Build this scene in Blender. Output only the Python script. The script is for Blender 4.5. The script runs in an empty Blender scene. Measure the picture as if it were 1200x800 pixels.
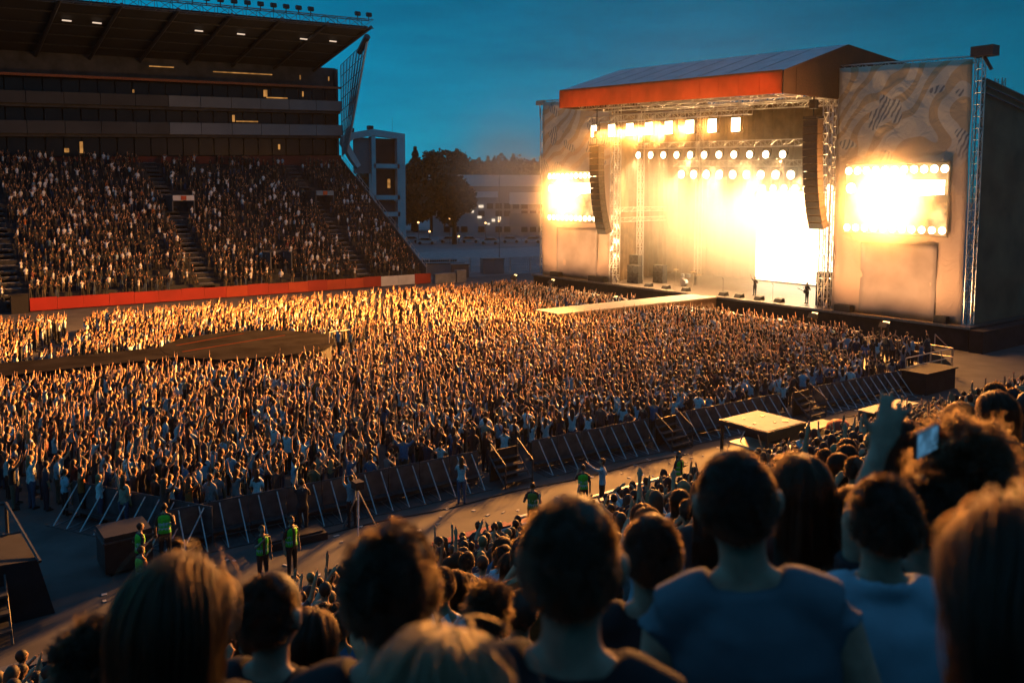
import bpy, math, random
import numpy as np
from mathutils import Vector, Matrix, kdtree, noise
random.seed(7); RNG = np.random.default_rng(11)
SC = bpy.context.scene
COL = SC.collection

# ------------------------------------------------------------------ camera
AZ = math.radians(53.703)
EYE = Vector((0, 0, 11.0))
cam_d = bpy.data.cameras.new('camera'); cam = bpy.data.objects.new('camera', cam_d); COL.objects.link(cam)
cam.location = EYE
cam.rotation_euler = (math.radians(90 - 5), 0, AZ - math.pi / 2)
cam_d.sensor_width = 36; cam_d.lens = 36 * 1000 / 1200
cam_d.shift_y = -84.5 / 1200
cam_d.clip_start = .05; cam_d.clip_end = 3000
cam_d.dof.use_dof = True; cam_d.dof.focus_distance = 48; cam_d.dof.aperture_fstop = 2.6
SC.camera = cam

# ------------------------------------------------------------------ world, sun, exposure
SUN_EL = math.radians(2.0)      # the sun is at the horizon, beyond the far stand's left end
W = bpy.data.worlds.new('World'); SC.world = W; W.use_nodes = True
nt = W.node_tree; nt.nodes.clear()
def N(t, typ, **k):
    n = t.nodes.new(typ)
    for a, b in k.items(): setattr(n, a, b)
    return n
sky = N(nt, 'ShaderNodeTexSky', sky_type='NISHITA', sun_disc=False, sun_elevation=SUN_EL,
        sun_rotation=math.radians(-4), altitude=100, air_density=1.0, dust_density=.3, ozone_density=3.0)
hsv = N(nt, 'ShaderNodeHueSaturation'); hsv.inputs['Hue'].default_value = .5; hsv.inputs['Saturation'].default_value = 1.0
tint = N(nt, 'ShaderNodeMix', data_type='RGBA', blend_type='MULTIPLY'); tint.inputs[0].default_value = 1
tint.inputs[7].default_value = (.0, .93, 1.62, 1)
tc = N(nt, 'ShaderNodeTexCoord'); mp = N(nt, 'ShaderNodeMapping'); mp.inputs['Scale'].default_value = (3, 3, 16)
cn = N(nt, 'ShaderNodeTexNoise'); cn.inputs['Scale'].default_value = 1.6; cn.inputs['Detail'].default_value = 6; cn.inputs['Roughness'].default_value = .62
cr = N(nt, 'ShaderNodeValToRGB'); cr.color_ramp.elements[0].position = .40; cr.color_ramp.elements[1].position = .72
cr.color_ramp.elements[0].color = (1, 1, 1, 1); cr.color_ramp.elements[1].color = (.45, .45, .52, 1)
cm = N(nt, 'ShaderNodeMix', data_type='RGBA', blend_type='MULTIPLY'); cm.inputs[0].default_value = .5
bg = N(nt, 'ShaderNodeBackground'); bg.inputs['Strength'].default_value = .15
wo = N(nt, 'ShaderNodeOutputWorld')
L = nt.links.new
bw = N(nt, 'ShaderNodeRGBToBW'); gm = N(nt, 'ShaderNodeMix', data_type='RGBA'); gm.inputs[0].default_value = .82
L(sky.outputs[0], hsv.inputs['Color']); L(hsv.outputs[0], bw.inputs[0]); L(hsv.outputs[0], gm.inputs[6]); L(bw.outputs[0], gm.inputs[7]); L(gm.outputs[2], tint.inputs[6]); L(tc.outputs['Generated'], mp.inputs[0]); L(mp.outputs[0], cn.inputs['Vector'])
L(cn.outputs[0], cr.inputs[0]); L(tint.outputs[2], cm.inputs[6]); L(cr.outputs[0], cm.inputs[7]); L(cm.outputs[2], bg.inputs[0]); L(bg.outputs[0], wo.inputs[0])
sl = bpy.data.lights.new('sun', 'SUN'); sl.energy = .62; sl.angle = math.radians(165); sl.color = (.20, .52, .95)      # broad afterglow of the dusk sky
so = bpy.data.objects.new('sun', sl); COL.objects.link(so); so.rotation_euler = (math.radians(28), 0, math.radians(175))
SC.view_settings.view_transform = 'Standard'; SC.view_settings.look = 'None'; SC.view_settings.gamma = 1; SC.view_settings.exposure = 0
SC.view_settings.use_curve_mapping = False
SC.cycles.use_denoising = True
SC.cycles.max_bounces = 5; SC.cycles.diffuse_bounces = 0; SC.cycles.glossy_bounces = 2; SC.cycles.transmission_bounces = 3
SC.cycles.volume_bounces = 0; SC.cycles.transparent_max_bounces = 6
SC.cycles.use_light_tree = True; SC.cycles.caustics_reflective = False; SC.cycles.caustics_refractive = False
SC.cycles.sample_clamp_indirect = 3

# ------------------------------------------------------------------ materials
MATS = {}
def mat(name, col, rough=.7, metal=0., var=.25, scale=6., bump=.0, bscale=None, coat=0., spec=.4):
    if name in MATS: return MATS[name]
    m = bpy.data.materials.new(name); m.use_nodes = True; t = m.node_tree; b = t.nodes['Principled BSDF']
    b.inputs['Roughness'].default_value = rough; b.inputs['Metallic'].default_value = metal
    b.inputs['Specular IOR Level'].default_value = spec; b.inputs['Coat Weight'].default_value = coat
    co = N(t, 'ShaderNodeTexCoord'); n = N(t, 'ShaderNodeTexNoise'); n.inputs['Scale'].default_value = scale; n.inputs['Detail'].default_value = 5
    r = N(t, 'ShaderNodeValToRGB'); e = r.color_ramp.elements; e[0].position = .3; e[1].position = .7
    e[0].color = tuple(c * (1 - var) for c in col) + (1,); e[1].color = tuple(min(1, c * (1 + var)) for c in col) + (1,)
    t.links.new(co.outputs['Object'], n.inputs['Vector']); t.links.new(n.outputs[0], r.inputs[0]); t.links.new(r.outputs[0], b.inputs['Base Color'])
    if bump:
        n2 = N(t, 'ShaderNodeTexNoise'); n2.inputs['Scale'].default_value = bscale or scale * 4; n2.inputs['Detail'].default_value = 4
        bp = N(t, 'ShaderNodeBump'); bp.inputs['Strength'].default_value = bump
        t.links.new(co.outputs['Object'], n2.inputs['Vector']); t.links.new(n2.outputs[0], bp.inputs['Height']); t.links.new(bp.outputs[0], b.inputs['Normal'])
    MATS[name] = m; return m
def emit(name, col, s, var=0., scale=2.):
    if name in MATS: return MATS[name]
    m = bpy.data.materials.new(name); m.use_nodes = True; t = m.node_tree; t.nodes.clear()
    e = N(t, 'ShaderNodeEmission'); e.inputs[0].default_value = col + (1,); e.inputs[1].default_value = s; o = N(t, 'ShaderNodeOutputMaterial')
    if var:
        co = N(t, 'ShaderNodeTexCoord'); n = N(t, 'ShaderNodeTexNoise'); n.inputs['Scale'].default_value = scale; n.inputs['Detail'].default_value = 5
        mr = N(t, 'ShaderNodeMapRange'); mr.inputs[1].default_value = .38; mr.inputs[2].default_value = .62; mr.inputs[3].default_value = s * (1 - var); mr.inputs[4].default_value = s
        t.links.new(co.outputs['Object'], n.inputs['Vector']); t.links.new(n.outputs[0], mr.inputs[0]); t.links.new(mr.outputs[0], e.inputs[1])
    t.links.new(e.outputs[0], o.inputs[0]); MATS[name] = m; return m
ASPHALT = mat('asphalt', (.068, .066, .065), .85, var=.3, scale=.7, bump=.3, bscale=22)
FARGROUND = mat('yard_ground', (.16, .17, .18), .9, var=.25, scale=.12)
BLACKM = mat('black_paint', (.018, .018, .02), .55, var=.3, scale=5)
BLACKC = mat('black_cloth', (.014, .014, .017), .85, var=.5, scale=1.5, bump=.5, bscale=2.2)
STEEL = mat('steel', (.42, .44, .46), .38, metal=.85, var=.2)
DARKST = mat('dark_steel', (.07, .075, .08), .5, metal=.5, var=.3)
ALU = mat('aluminium', (.6, .6, .6), .35, metal=.9, var=.12)
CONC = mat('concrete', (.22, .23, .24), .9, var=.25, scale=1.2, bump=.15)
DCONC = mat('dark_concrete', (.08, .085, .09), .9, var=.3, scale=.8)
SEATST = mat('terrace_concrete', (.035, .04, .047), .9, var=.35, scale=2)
DECK = mat('stage_deck', (.06, .05, .045), .45, var=.3, scale=1.5)
DECKW = mat('thrust_deck', (.30, .26, .22), .6, var=.15, scale=1)
RUNWAY = mat('runway_deck', (.014, .013, .015), .95, var=.35, scale=.6, spec=0.)
ORANGE = mat('orange_fabric', (.85, .27, .10), .8, var=.15, scale=.5, bump=.15, bscale=3)
ROOFM = mat('roof_membrane', (.52, .52, .55), .7, var=.12, scale=.6)
GABLE = mat('gable_fabric', (.055, .024, .016), .85, var=.25, scale=.7)
RED = mat('red_board', (.30, .022, .014), .5, var=.2, scale=.35)
REDO = mat('orange_red_board', (.42, .05, .02), .5, var=.2, scale=.5)
WHITEP = mat('white_board', (.62, .64, .66), .5, var=.15, scale=.8)
BLUEB = mat('blue_board', (.06, .20, .33), .5, var=.2, scale=.8)
GLASSD = mat('dark_glass', (.012, .016, .02), .3, var=.3, scale=.6, spec=.2)
PANELG = mat('panel_grey', (.085, .09, .10), .7, var=.25, scale=.25)
PANELL = mat('panel_pale', (.22, .24, .255), .7, var=.15, scale=.25)
TEALW = mat('tower_paint', (.62, .68, .70), .7, var=.12, scale=.5)
GOLDC = mat('drape', (.20, .13, .075), .9, var=.3, scale=.9)
PHONE = mat('phone_body', (.02, .02, .022), .3, var=.1)
RUBBER = mat('rubber', (.02, .02, .02), .8)
FACADE = mat('building_white', (.8, .8, .8), .8, var=.1, scale=.1)
BARK = mat('bark', (.05, .035, .025), .95)
LEAFD = mat('leaf_conifer', (.022, .04, .022), .8, var=.5, scale=.25)
LEAFB = mat('leaf_broad', (.022, .034, .015), .8, var=.5, scale=.3)
WHOT = emit('lamp_white', (1, .80, .50), 14)
WWARM = emit('lamp_warm', (1, .58, .2), 5)

def person_material():
    m = bpy.data.materials.new('person_colours'); m.use_nodes = True; t = m.node_tree; b = t.nodes['Principled BSDF']
    a = N(t, 'ShaderNodeAttribute', attribute_name='tone'); b.inputs['Roughness'].default_value = .62; b.inputs['Specular IOR Level'].default_value = .35
    co = N(t, 'ShaderNodeTexCoord'); n = N(t, 'ShaderNodeTexNoise'); n.inputs['Scale'].default_value = 18; n.inputs['Detail'].default_value = 3
    mr = N(t, 'ShaderNodeMapRange'); mr.inputs[1].default_value = .3; mr.inputs[2].default_value = .7; mr.inputs[3].default_value = .72; mr.inputs[4].default_value = 1.2
    mx = N(t, 'ShaderNodeMix', data_type='RGBA', blend_type='MULTIPLY'); mx.inputs[0].default_value = 1
    t.links.new(co.outputs['Object'], n.inputs['Vector']); t.links.new(n.outputs[0], mr.inputs[0]); t.links.new(a.outputs['Color'], mx.inputs[6]); t.links.new(mr.outputs[0], mx.inputs[7])
    t.links.new(mx.outputs[2], b.inputs['Base Color']); return m
PERSON = person_material()

def translucent(m, amt):
    t = m.node_tree; b = t.nodes['Principled BSDF']; src = b.inputs['Base Color'].links[0].from_socket; tr = N(t, 'ShaderNodeBsdfTranslucent'); mx = N(t, 'ShaderNodeMixShader'); mx.inputs[0].default_value = amt
    t.links.new(src, tr.inputs[0]); t.links.new(b.outputs[0], mx.inputs[1]); t.links.new(tr.outputs[0], mx.inputs[2]); t.links.new(mx.outputs[0], t.nodes['Material Output'].inputs[0])
translucent(ORANGE, .75)
# ------------------------------------------------------------------ mesh builder
class MB:
    def __init__(s): s.v = []; s.f = []
    def add(s, v, f):
        o = len(s.v); s.v += [tuple(p) for p in v]; s.f += [tuple(i + o for i in q) for q in f]; return s
    def box(s, c, d, rz=0., rot=None):
        h = [x / 2 for x in d]; R = rot or Matrix.Rotation(rz, 3, 'Z')
        v = [Vector(c) + R @ Vector((sx * h[0], sy * h[1], sz * h[2])) for sx in (-1, 1) for sy in (-1, 1) for sz in (-1, 1)]
        return s.add(v, [(0, 1, 3, 2), (4, 6, 7, 5), (0, 4, 5, 1), (2, 3, 7, 6), (0, 2, 6, 4), (1, 5, 7, 3)])
    def span(s, x0, x1, y0, y1, z0, z1): return s.box(((x0 + x1) / 2, (y0 + y1) / 2, (z0 + z1) / 2), (abs(x1 - x0), abs(y1 - y0), abs(z1 - z0)))
    def bar(s, a, b, r, n=6, r2=None):
        a = Vector(a); b = Vector(b); t = (b - a).normalized(); u = t.orthogonal().normalized(); w = t.cross(u); r2 = r if r2 is None else r2
        v = []
        for p, rr in ((a, r), (b, r2)):
            for k in range(n):
                q = 2 * math.pi * k / n; v.append(p + (u * math.cos(q) + w * math.sin(q)) * rr)
        f = [(k, (k + 1) % n, n + (k + 1) % n, n + k) for k in range(n)] + [tuple(range(n - 1, -1, -1)), tuple(range(n, 2 * n))]
        return s.add(v, f)
    def prism(s, poly, ext):                      # poly: list of 3-D points, ext: vector
        n = len(poly); P0 = [Vector(p) for p in poly]; e = Vector(ext)
        f = [tuple(range(n - 1, -1, -1)), tuple(range(n, 2 * n))] + [(k, (k + 1) % n, n + (k + 1) % n, n + k) for k in range(n)]
        return s.add(P0 + [p + e for p in P0], f)
    def lathe(s, c, prof, n=16, axis='Z'):
        v = []; c = Vector(c)
        for r, h in prof:
            for k in range(n):
                q = 2 * math.pi * k / n; a, b = r * math.cos(q), r * math.sin(q)
                v.append(c + (Vector((a, b, h)) if axis == 'Z' else Vector((h, a, b)) if axis == 'X' else Vector((a, h, b))))
        m = len(prof); f = [(j * n + k, j * n + (k + 1) % n, (j + 1) * n + (k + 1) % n, (j + 1) * n + k) for j in range(m - 1) for k in range(n)]
        f += [tuple(range(n - 1, -1, -1)), tuple(range((m - 1) * n, m * n))]
        return s.add(v, f)
    def truss(s, a, b, w=.5, r=.03, bay=.8, n=4):
        a = Vector(a); b = Vector(b); t = (b - a).normalized(); u = Vector((0, 0, 1)) if abs(t.z) < .7 else Vector((0, 1, 0)); x = t.cross(u).normalized(); y = x.cross(t)
        cs = [(x * i + y * j) * w / 2 for i, j in ((-1, -1), (1, -1), (1, 1), (-1, 1))]
        for c in cs: s.bar(a + c, b + c, r, n)
        k = max(1, int((b - a).length / bay))
        for i in range(k):
            p0 = a.lerp(b, i / k); p1 = a.lerp(b, (i + 1) / k)
            for q in range(4):
                c, d = cs[q], cs[(q + 1) % 4]
                s.bar(p0 + (c if i % 2 else d), p1 + (d if i % 2 else c), r * .6, 3); s.bar(p0 + c, p0 + d, r * .6, 3)
        return s
    def build(s, name, m, parent=None, smooth=False):
        me = bpy.data.meshes.new(name); me.from_pydata(s.v, [], s.f); me.materials.append(m)
        if smooth: me.shade_smooth()
        o = bpy.data.objects.new(name, me); COL.objects.link(o)
        if parent: o.parent = parent; o.matrix_parent_inverse = Matrix.Translation(parent.location).inverted() if parent.rotation_euler.z == 0 else Matrix()
        return o
def tag(o, label=None, cat=None, group=None, kind=None):
    if label: o['label'] = label
    if cat: o['category'] = cat
    if group: o['group'] = group
    if kind: o['kind'] = kind
    return o
def empty(name, loc, label=None, cat=None, group=None, rz=0.):
    o = bpy.data.objects.new(name, None); COL.objects.link(o); o.location = loc; o.rotation_euler.z = rz; o.empty_display_size = .2
    return tag(o, label, cat, group)
def struct(o): o['kind'] = 'structure'; return o
def copy_tree(o, parent=None):
    c = o.copy(); COL.objects.link(c); c.parent = parent
    if parent: c.matrix_parent_inverse = o.matrix_parent_inverse
    for ch in o.children: copy_tree(ch, c)
    return c
def lamp(name, loc, target, power, col, parent=None, typ='SPOT', size=.4, ang=120, blend=.6):
    l = bpy.data.lights.new(name, typ); l.energy = power; l.color = col
    if typ == 'SPOT': l.spot_size = math.radians(ang); l.spot_blend = blend; l.shadow_soft_size = size
    elif typ == 'AREA': l.shape = 'DISK'; l.size = size
    else: l.shadow_soft_size = size
    o = bpy.data.objects.new(name, l); COL.objects.link(o); o.location = loc
    o.rotation_euler = (Vector(target) - Vector(loc)).to_track_quat('-Z', 'Y').to_euler()
    if parent: o.parent = parent; o.matrix_parent_inverse = Matrix.Translation(parent.location).inverted()
    return o
CAMF = Vector((math.cos(AZ) * math.cos(math.radians(5)), math.sin(AZ) * math.cos(math.radians(5)), -math.sin(math.radians(5))))
CAMR = Vector((math.sin(AZ), -math.cos(AZ), 0)); CAMU = CAMR.cross(CAMF)
def in_view(pts, mx=90, my=60):                   # which world points fall near the frame: only those people are built
    d = np.asarray(pts) - np.array(EYE); k = d @ np.array(CAMF); k = np.where(k < .1, .1, k)
    x = 600 + 1000 * (d @ np.array(CAMR)) / k; y = 315.5 - 1000 * (d @ np.array(CAMU)) / k
    return (x > -mx) & (x < 1200 + mx) & (y < 800 + my) & (d @ np.array(CAMF) > .5), x, y, k

def clear_glass():
    m_ = bpy.data.materials.new('clear_glass'); m_.use_nodes = True; t = m_.node_tree; b = t.nodes['Principled BSDF']; b.inputs['Base Color'].default_value = (.2, .3, .32, 1); b.inputs['Roughness'].default_value = .2; b.inputs['Alpha'].default_value = .22; return m_
# ================================================================== GROUND
struct(MB().add([(-900, -900, -.02), (1200, -900, -.02), (1200, 1200, -.02), (-900, 1200, -.02)], [(0, 1, 2, 3)]).build('ground', FARGROUND))
struct(MB().add([(-60, 18, 0), (95, 18, 0), (95, 95, 0), (-60, 95, 0)], [(0, 1, 2, 3)]).build('arena_floor', ASPHALT))
struct(MB().add([(60, 120, 0.0), (190, 120, 0.0), (190, 142, 0.0), (60, 142, 0.0)], [(0, 1, 2, 3)]).build('service_road', CONC))

# ================================================================== FAR GRANDSTAND
FS = empty('grandstand', (30, 91, 0), 'roofed grandstand across the pitch, full of spectators, with glazed boxes under its roof', 'grandstand')
X0, X1 = -14., 54.
NR = 29
for i in range(NR):
    y = 91.6 + .83 * i; z = 1.0 + .5 * i
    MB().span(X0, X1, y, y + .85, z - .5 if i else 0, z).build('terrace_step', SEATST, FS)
for ax in (9.5, 27.5, 46.0):
    m = MB()
    for i in range(NR * 2):
        y = 91.6 + .415 * i; z = 1.0 + .25 * (i - 1)
        m.span(ax - .75, ax + .75, y, y + .42, z - .3, z + .06)
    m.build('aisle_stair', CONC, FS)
for ax, zz in ((28.4, 9.4), (46.6, 10.0), (36.0, 3.0)):
    y = 91 + (zz - 1) / .6
    m = MB().span(ax - 1.3, ax - 1.15, y - 1.2, y + 1.6, zz - .4, zz + 1.5).span(ax + 1.15, ax + 1.3, y - 1.2, y + 1.6, zz - .4, zz + 1.5).span(ax - 1.32, ax + 1.32, y + 1.5, y + 1.7, zz - .4, zz + 1.55)
    v = m.build('exit_portal', DCONC, FS)
    MB().span(ax - 1.1, ax + 1.1, y + 1.38, y + 1.49, zz - .3, zz + 1.3).build('shade_panel', BLACKM, v)  # solid black panel standing for the shade inside the exit
    if zz > 5: MB().span(ax - 1.2, ax + 1.2, y - 1.3, y - 1.2, zz + .9, zz + 1.5).build('sign', BLUEB if ax > 40 else WHITEP, v); MB().span(ax - .3, ax + .3, y - 1.36, y - 1.31, zz + .95, zz + 1.45).build('sign_mark', REDO, v)
# upper levels; they rise gently towards the stage end
SL = .033
def uz(x, z): return z + (x - 52) * SL
def slab(name, y0, y1, z0, z1, m, xa=X0, xb=X1, parent=FS):
    p = [(xa, y0, uz(xa, z0)), (xb, y0, uz(xb, z0)), (xb, y0, uz(xb, z1)), (xa, y0, uz(xa, z1))]
    return MB().prism(p, (0, y1 - y0, 0)).build(name, m, parent)
YB = 115.4
slab('rear_wall', 121, 121.6, 8, 29, DCONC)
slab('concourse_wall', YB, YB + .4, 15.0, 16.6, mat('balcony_red', (.16, .035, .025), .8, var=.3, scale=.6))
for k, (zb, zt) in enumerate(((19.4, 20.9), (22.9, 24.3))):
    for j in range(17):
        xa = X0 + j * 4 + .03; slab('balcony_panel', YB - .6, YB, zb, zt, mat('balcony_pale', (.24, .265, .29), .7, var=.15, scale=.25) if j > 10 else mat('balcony_grey', (.075, .08, .085), .7, var=.2, scale=.25), xa, xa + 3.94)
    slab('floor_slab', YB, 121, zb - .35, zb + .1, DCONC)
slab('top_rail_beam', YB - .4, YB - .1, 26.05, 26.35, mat('rail_wood', (.35, .12, .05), .6))
slab('upper_wall', YB + 1.5, YB + 1.9, 26.4, 29.2, DCONC)
WINS = emit('window_glow', (1, .45, .12), .55, .6, .9)
for k, (zb, zt) in enumerate(((16.75, 19.0), (21.0, 22.5), (24.4, 26.0))):
    for j in range(34):
        xa = X0 + j * 2 + .08; slab('window', YB + .9, YB + .98, zb, zt, GLASSD, xa, xa + 1.84)
rl = random.Random(3)
for (x, z, w, h) in [(19.7, 17.1, .35, 1.4), (42.9, 24.7, .5, .9), (43.3, 24.5, 3, .16), (38.5, 21.2, .3, .9), (39, 21.2, 3, .16), (44.8, 17.5, .25, .7), (48.5, 24.9, .16, .7),
                     (52.3, 27.2, .14, .6), (48, 27.2, .14, .6), (18, 17.2, .5, .5), (36, 27.6, 8, .14), (28, 27.9, 3, .12), (20, 19.6, 1.2, .3), (26, 24.6, .2, .4)]:
    slab('lit_fitting', YB + .6 if z < 26 else YB + .2, YB + .75 if z < 26 else YB + .35, z, z + h, WINS, x, x + w)
MB().span(53.6, 53.9, YB + .5, 121, 15, 29).build('gable_wall', DCONC, FS)
# roof
RF, RB, RX1 = 100.5, 122, 51.0
def roofp(x, y, dz=0): return (x, y, uz(x, 31.9 - (y - RF) * .17) + dz)
m = MB(); m.add([roofp(X0, RF), roofp(RX1, RF), roofp(RX1, RB), roofp(X0, RB), roofp(X0, RF, .5), roofp(RX1, RF, .5), roofp(RX1, RB, .5), roofp(X0, RB, .5)],
               [(0, 3, 2, 1), (4, 5, 6, 7), (0, 1, 5, 4), (1, 2, 6, 5), (2, 3, 7, 6), (3, 0, 4, 7)])
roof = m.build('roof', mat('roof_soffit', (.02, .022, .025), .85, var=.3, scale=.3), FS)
MB().truss(roofp(X0, RF - 1, .35), roofp(RX1, RF - 1, .35), 1.1, .06, 1.6).build('edge_truss', DARKST, roof)
for j in range(12):
    x = X0 + j * 5.85 + .3
    MB().bar(roofp(x, RF - 1.6, -.15), roofp(x, RB - 1, -.5), .22, 6).build('roof_rib', DARKST, roof)
for j in range(5):
    y = RF + 2.2 + j * 3.6; MB().bar(roofp(X0, y, -.12), roofp(RX1, y, -.12), .1, 5).build('purlin', DARKST, roof)
for j in range(42):                                     # floodlight heads on the edge, all off
    if rl.random() < .25: continue
    x = X0 + 1 + j * 1.55; c = roofp(x, RF - 1.2, 1.5); o = MB().box(c, (.7, .3, .45), rot=Matrix.Rotation(-.3, 3, 'X')).bar((c[0], c[1], c[2] - .2), (c[0], c[1] + .1, c[2] - .8), .06).build('floodlight_head', BLACKM, roof)
for x in (17, 20, 31, 36, 44, 48):
    c = roofp(x, RF + 4, -.35); MB().box(c, (.9, .25, .12)).build('soffit_lamp', emit('soffit_lamp', (1, .75, .55), .8), roof)
# glazed wind wall at the end, a lattice in the plane of the end frame
m = MB(); A = Vector((54.3, 114.0, 17.2)); B = Vector((54.3, 107.2, 32.0)); C = Vector((54.3, 115.8, 29.6)); D = Vector((54.3, 115.8, 16.6))
for k in range(9):
    t = k / 8; m.bar(A.lerp(B, t), D.lerp(C, t), .05)
for k in range(9):
    t = k / 8; m.bar(A.lerp(D, t), B.lerp(C, t), .06 if k else .16)
for k in range(4): m.bar(B.lerp(C, k / 8), A.lerp(D, (k + 3) / 8), .07)
m.build('end_lattice', mat('white_steel', (.55, .6, .62), .5), FS)
MB().prism([tuple(A), tuple(B), tuple(C), tuple(D)], (.06, 0, 0)).build('end_screen', clear_glass(), FS)
MB().bar((54.2, 107, 32.4), (54.2, 109.5, 30.6), .45, 10).build('end_bracket', DARKST, FS)
# end handrail down the lower tier
m = MB()
for i in range(24):
    y = 91.6 + i * 1.02; z = 1.0 + (y - 91.6) * .602; m.bar((54.1, y, z), (54.1, y, z + 1.5), .03, 4)
for h in (.5, 1.0, 1.5): m.bar((54.1, 91.6, 1 + h), (54.1, 115, 15.1 + h), .03, 4)
m.build('end_handrail', STEEL, FS)
MB().prism([(53.95, 91.6, 0), (53.95, 91.6, 1.9), (53.95, 115.4, 16.2), (53.95, 115.4, 0)], (.1, 0, 0)).build('end_wall', DCONC, FS)
# front boards
bx = 10.6
for k in range(19):
    w = 2.3; o = MB().span(bx, bx + w - .02, 90.9, 91.05, .1, 1.25 + (.0 if k % 3 else .06)).build('advertising_board', WHITEP if k in (16, 17) else (REDO if k in (8, 11, 13, 14) else RED), None)
    tag(o, ('plain white' if k in (16, 17) else 'orange red' if k in (8, 11, 13, 14) else 'deep red') + ' board along the foot of the far grandstand', 'board', 'boards along the foot of the far grandstand'); bx += w
o = MB().span(9.0, 10.4, 90.2, 91.2, 0, 1.7).span(8.9, 10.5, 90.1, 91.3, 1.7, 1.78).build('equipment_case', BLACKM); tag(o, 'black equipment case at the end of the red boards', 'case')
o = MB().span(54.6, 57.6, 90.4, 91.0, 0, 1.2).span(57.8, 59.2, 90.4, 91, 0, 1.5).build('concrete_barrier', CONC); tag(o, 'pale concrete block barrier beyond the red and white boards', 'barrier')

# ================================================================== STAIR TOWER beyond the stand
ST = empty('stair_tower', (62, 118, 0), 'pale concrete stair tower with rounded corner beside the far grandstand', 'tower')
MB().span(64.6, 66.0, 118, 119.2, 0, 19.6).build('column', TEALW, ST)
pts = [(56.8, 16.3), (55.4, 18.6), (55.6, 19.6), (57, 20.2), (60.5, 20.9), (66, 20.4), (66, 19.5), (60.5, 19.9), (57.4, 19.3), (56.4, 18.7), (58.4, 15.4), (57.8, 15.0)]
MB().prism([(x, 118, z) for x, z in pts], (0, 1.1, 0)).build('rounded_frame', TEALW, ST)
for z in (4.2, 7.6, 10.2, 15.0): MB().span(60.6, 65, 118, 119.1, z, z + .7).build('landing', TEALW, ST)
MB().span(60.2, 60.9, 118, 119, 9.6, 19.8).build('mullion', TEALW, ST)
MB().span(57.6, 60.2, 118.6, 119, 14.2, 19.6).build('wall_panel', PANELL, ST)
MB().span(60.9, 64.6, 118.8, 119, 10.5, 19.6).build('glazing', GLASSD, ST)
MB().span(60.4, 64.6, 118.9, 119.05, 0, 10).build('lower_wall', PANELG, ST)
MB().span(63.2, 63.6, 118.5, 118.7, 12, 13.4).build('lit_fitting', WINS, ST)
m = MB()
for (x, z) in ((57.0, 20.6), (60.2, 21.1)): m.box((x, 118.4, z), (.8, .7, .6))
m.build('floodlight_head', BLACKM, ST)

# ================================================================== BUILDING, TREES, YARD BEYOND
BL = empty('office_building', (140, 190, 0), 'long white building with window bands behind the parked cars', 'building')
bd = Vector((.806, -.592, 0)); bn = Vector((.592, .806, 0)); b0 = Vector((118, 196.5, 0))
def bbox(name, a, b, d0, d1, z0, z1, m, p=BL):
    c = b0 + bd * (a + b) / 2 + bn * (d0 + d1) / 2; rz = math.atan2(bd.y, bd.x)
    return MB().box((c.x, c.y, (z0 + z1) / 2), (b - a, d1 - d0, z1 - z0), rz).build(name, m, p)
bbox('wall', 0, 46, 0.6, 14, -.5, 15.2, mat('building_grey', (.34, .34, .35), .8, var=.2, scale=.1))
bbox('parapet', -1, 47, 0, 14.2, 13.2, 16.2, FACADE); bbox('spandrel', 7, 17.5, .2, .6, 10.2, 11.8, FACADE); bbox('spandrel', 20.5, 40, .2, .6, 8.4, 11.6, FACADE); bbox('spandrel', 20.5, 40, .2, .6, 2.4, 6, PANELL)
for j in range(18):
    a = 3 + 2.3 * j
    for z in (1.0, 5.2, 7.2):
        if rl.random() < .85: bbox('window', a, a + 1.7, .3, .5, z, z + 1.5, GLASSD)
LITB = emit('office_lit', (1, .82, .6), 1.1)
for (a, z, w, h) in ((9.5, 7.6, 1.4, .7), (12.3, 7.5, 1.3, .7), (10.2, 6.2, .8, .9), (12, 4.7, 1.1, .6), (15.8, 3.8, .9, .7), (17.5, 4.2, .7, .9), (14.6, 3, .7, .4)): bbox('lit_window', a, a + w, .1, .28, z, z + h, LITB)
def tree_mesh(name, kind, seed, n):
    r = np.random.default_rng(seed); P = []; S = []
    if kind == 'conifer':
        h = r.uniform(.12, 1, n) ** .9; rad = (1 - h) * .24 + .012; q = r.uniform(0, 6.283, n); lay = .75 + .25 * np.sin(h * 70); rr = rad * np.sqrt(r.uniform(.15, 1, n)) * lay
        P = np.stack([rr * np.cos(q), rr * np.sin(q), h], 1); S = .042 * (1.3 - h)
    else:
        cl = r.normal(0, 1, (26, 3)); cl /= np.linalg.norm(cl, axis=1)[:, None]; cl *= r.uniform(.3, 1, (26, 1)); cl = cl * (.30, .30, .34) + (0, 0, .6)
        k = r.integers(0, 26, n); d = r.normal(0, 1, (n, 3)); d /= np.linalg.norm(d, axis=1)[:, None]
        P = cl[k] + d * r.uniform(.05, .13, (n, 1)); S = np.full(n, .034)
    a = r.normal(0, 1, (n, 3)); a /= np.linalg.norm(a, axis=1)[:, None]; b = np.cross(a, r.normal(0, 1, (n, 3))); b /= np.linalg.norm(b, axis=1)[:, None]
    a *= (S * r.uniform(.6, 1.2, n))[:, None]; b *= (S * .6)[:, None]
    V = np.stack([P - a, P + b, P + a, P - b], 1).reshape(-1, 3); F = np.arange(n * 4).reshape(-1, 4)
    me = bpy.data.meshes.new(name); me.from_pydata(V.tolist(), [], F.tolist()); me.materials.append(LEAFD if kind == 'conifer' else LEAFB); return me
CROWN = {k: [tree_mesh(k + '_crown', k, s, 4200) for s in range(3)] for k in ('conifer', 'broad')}
tb = MB().bar((0, 0, 0), (0, 0, .45), .028, 7, .018)
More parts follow.
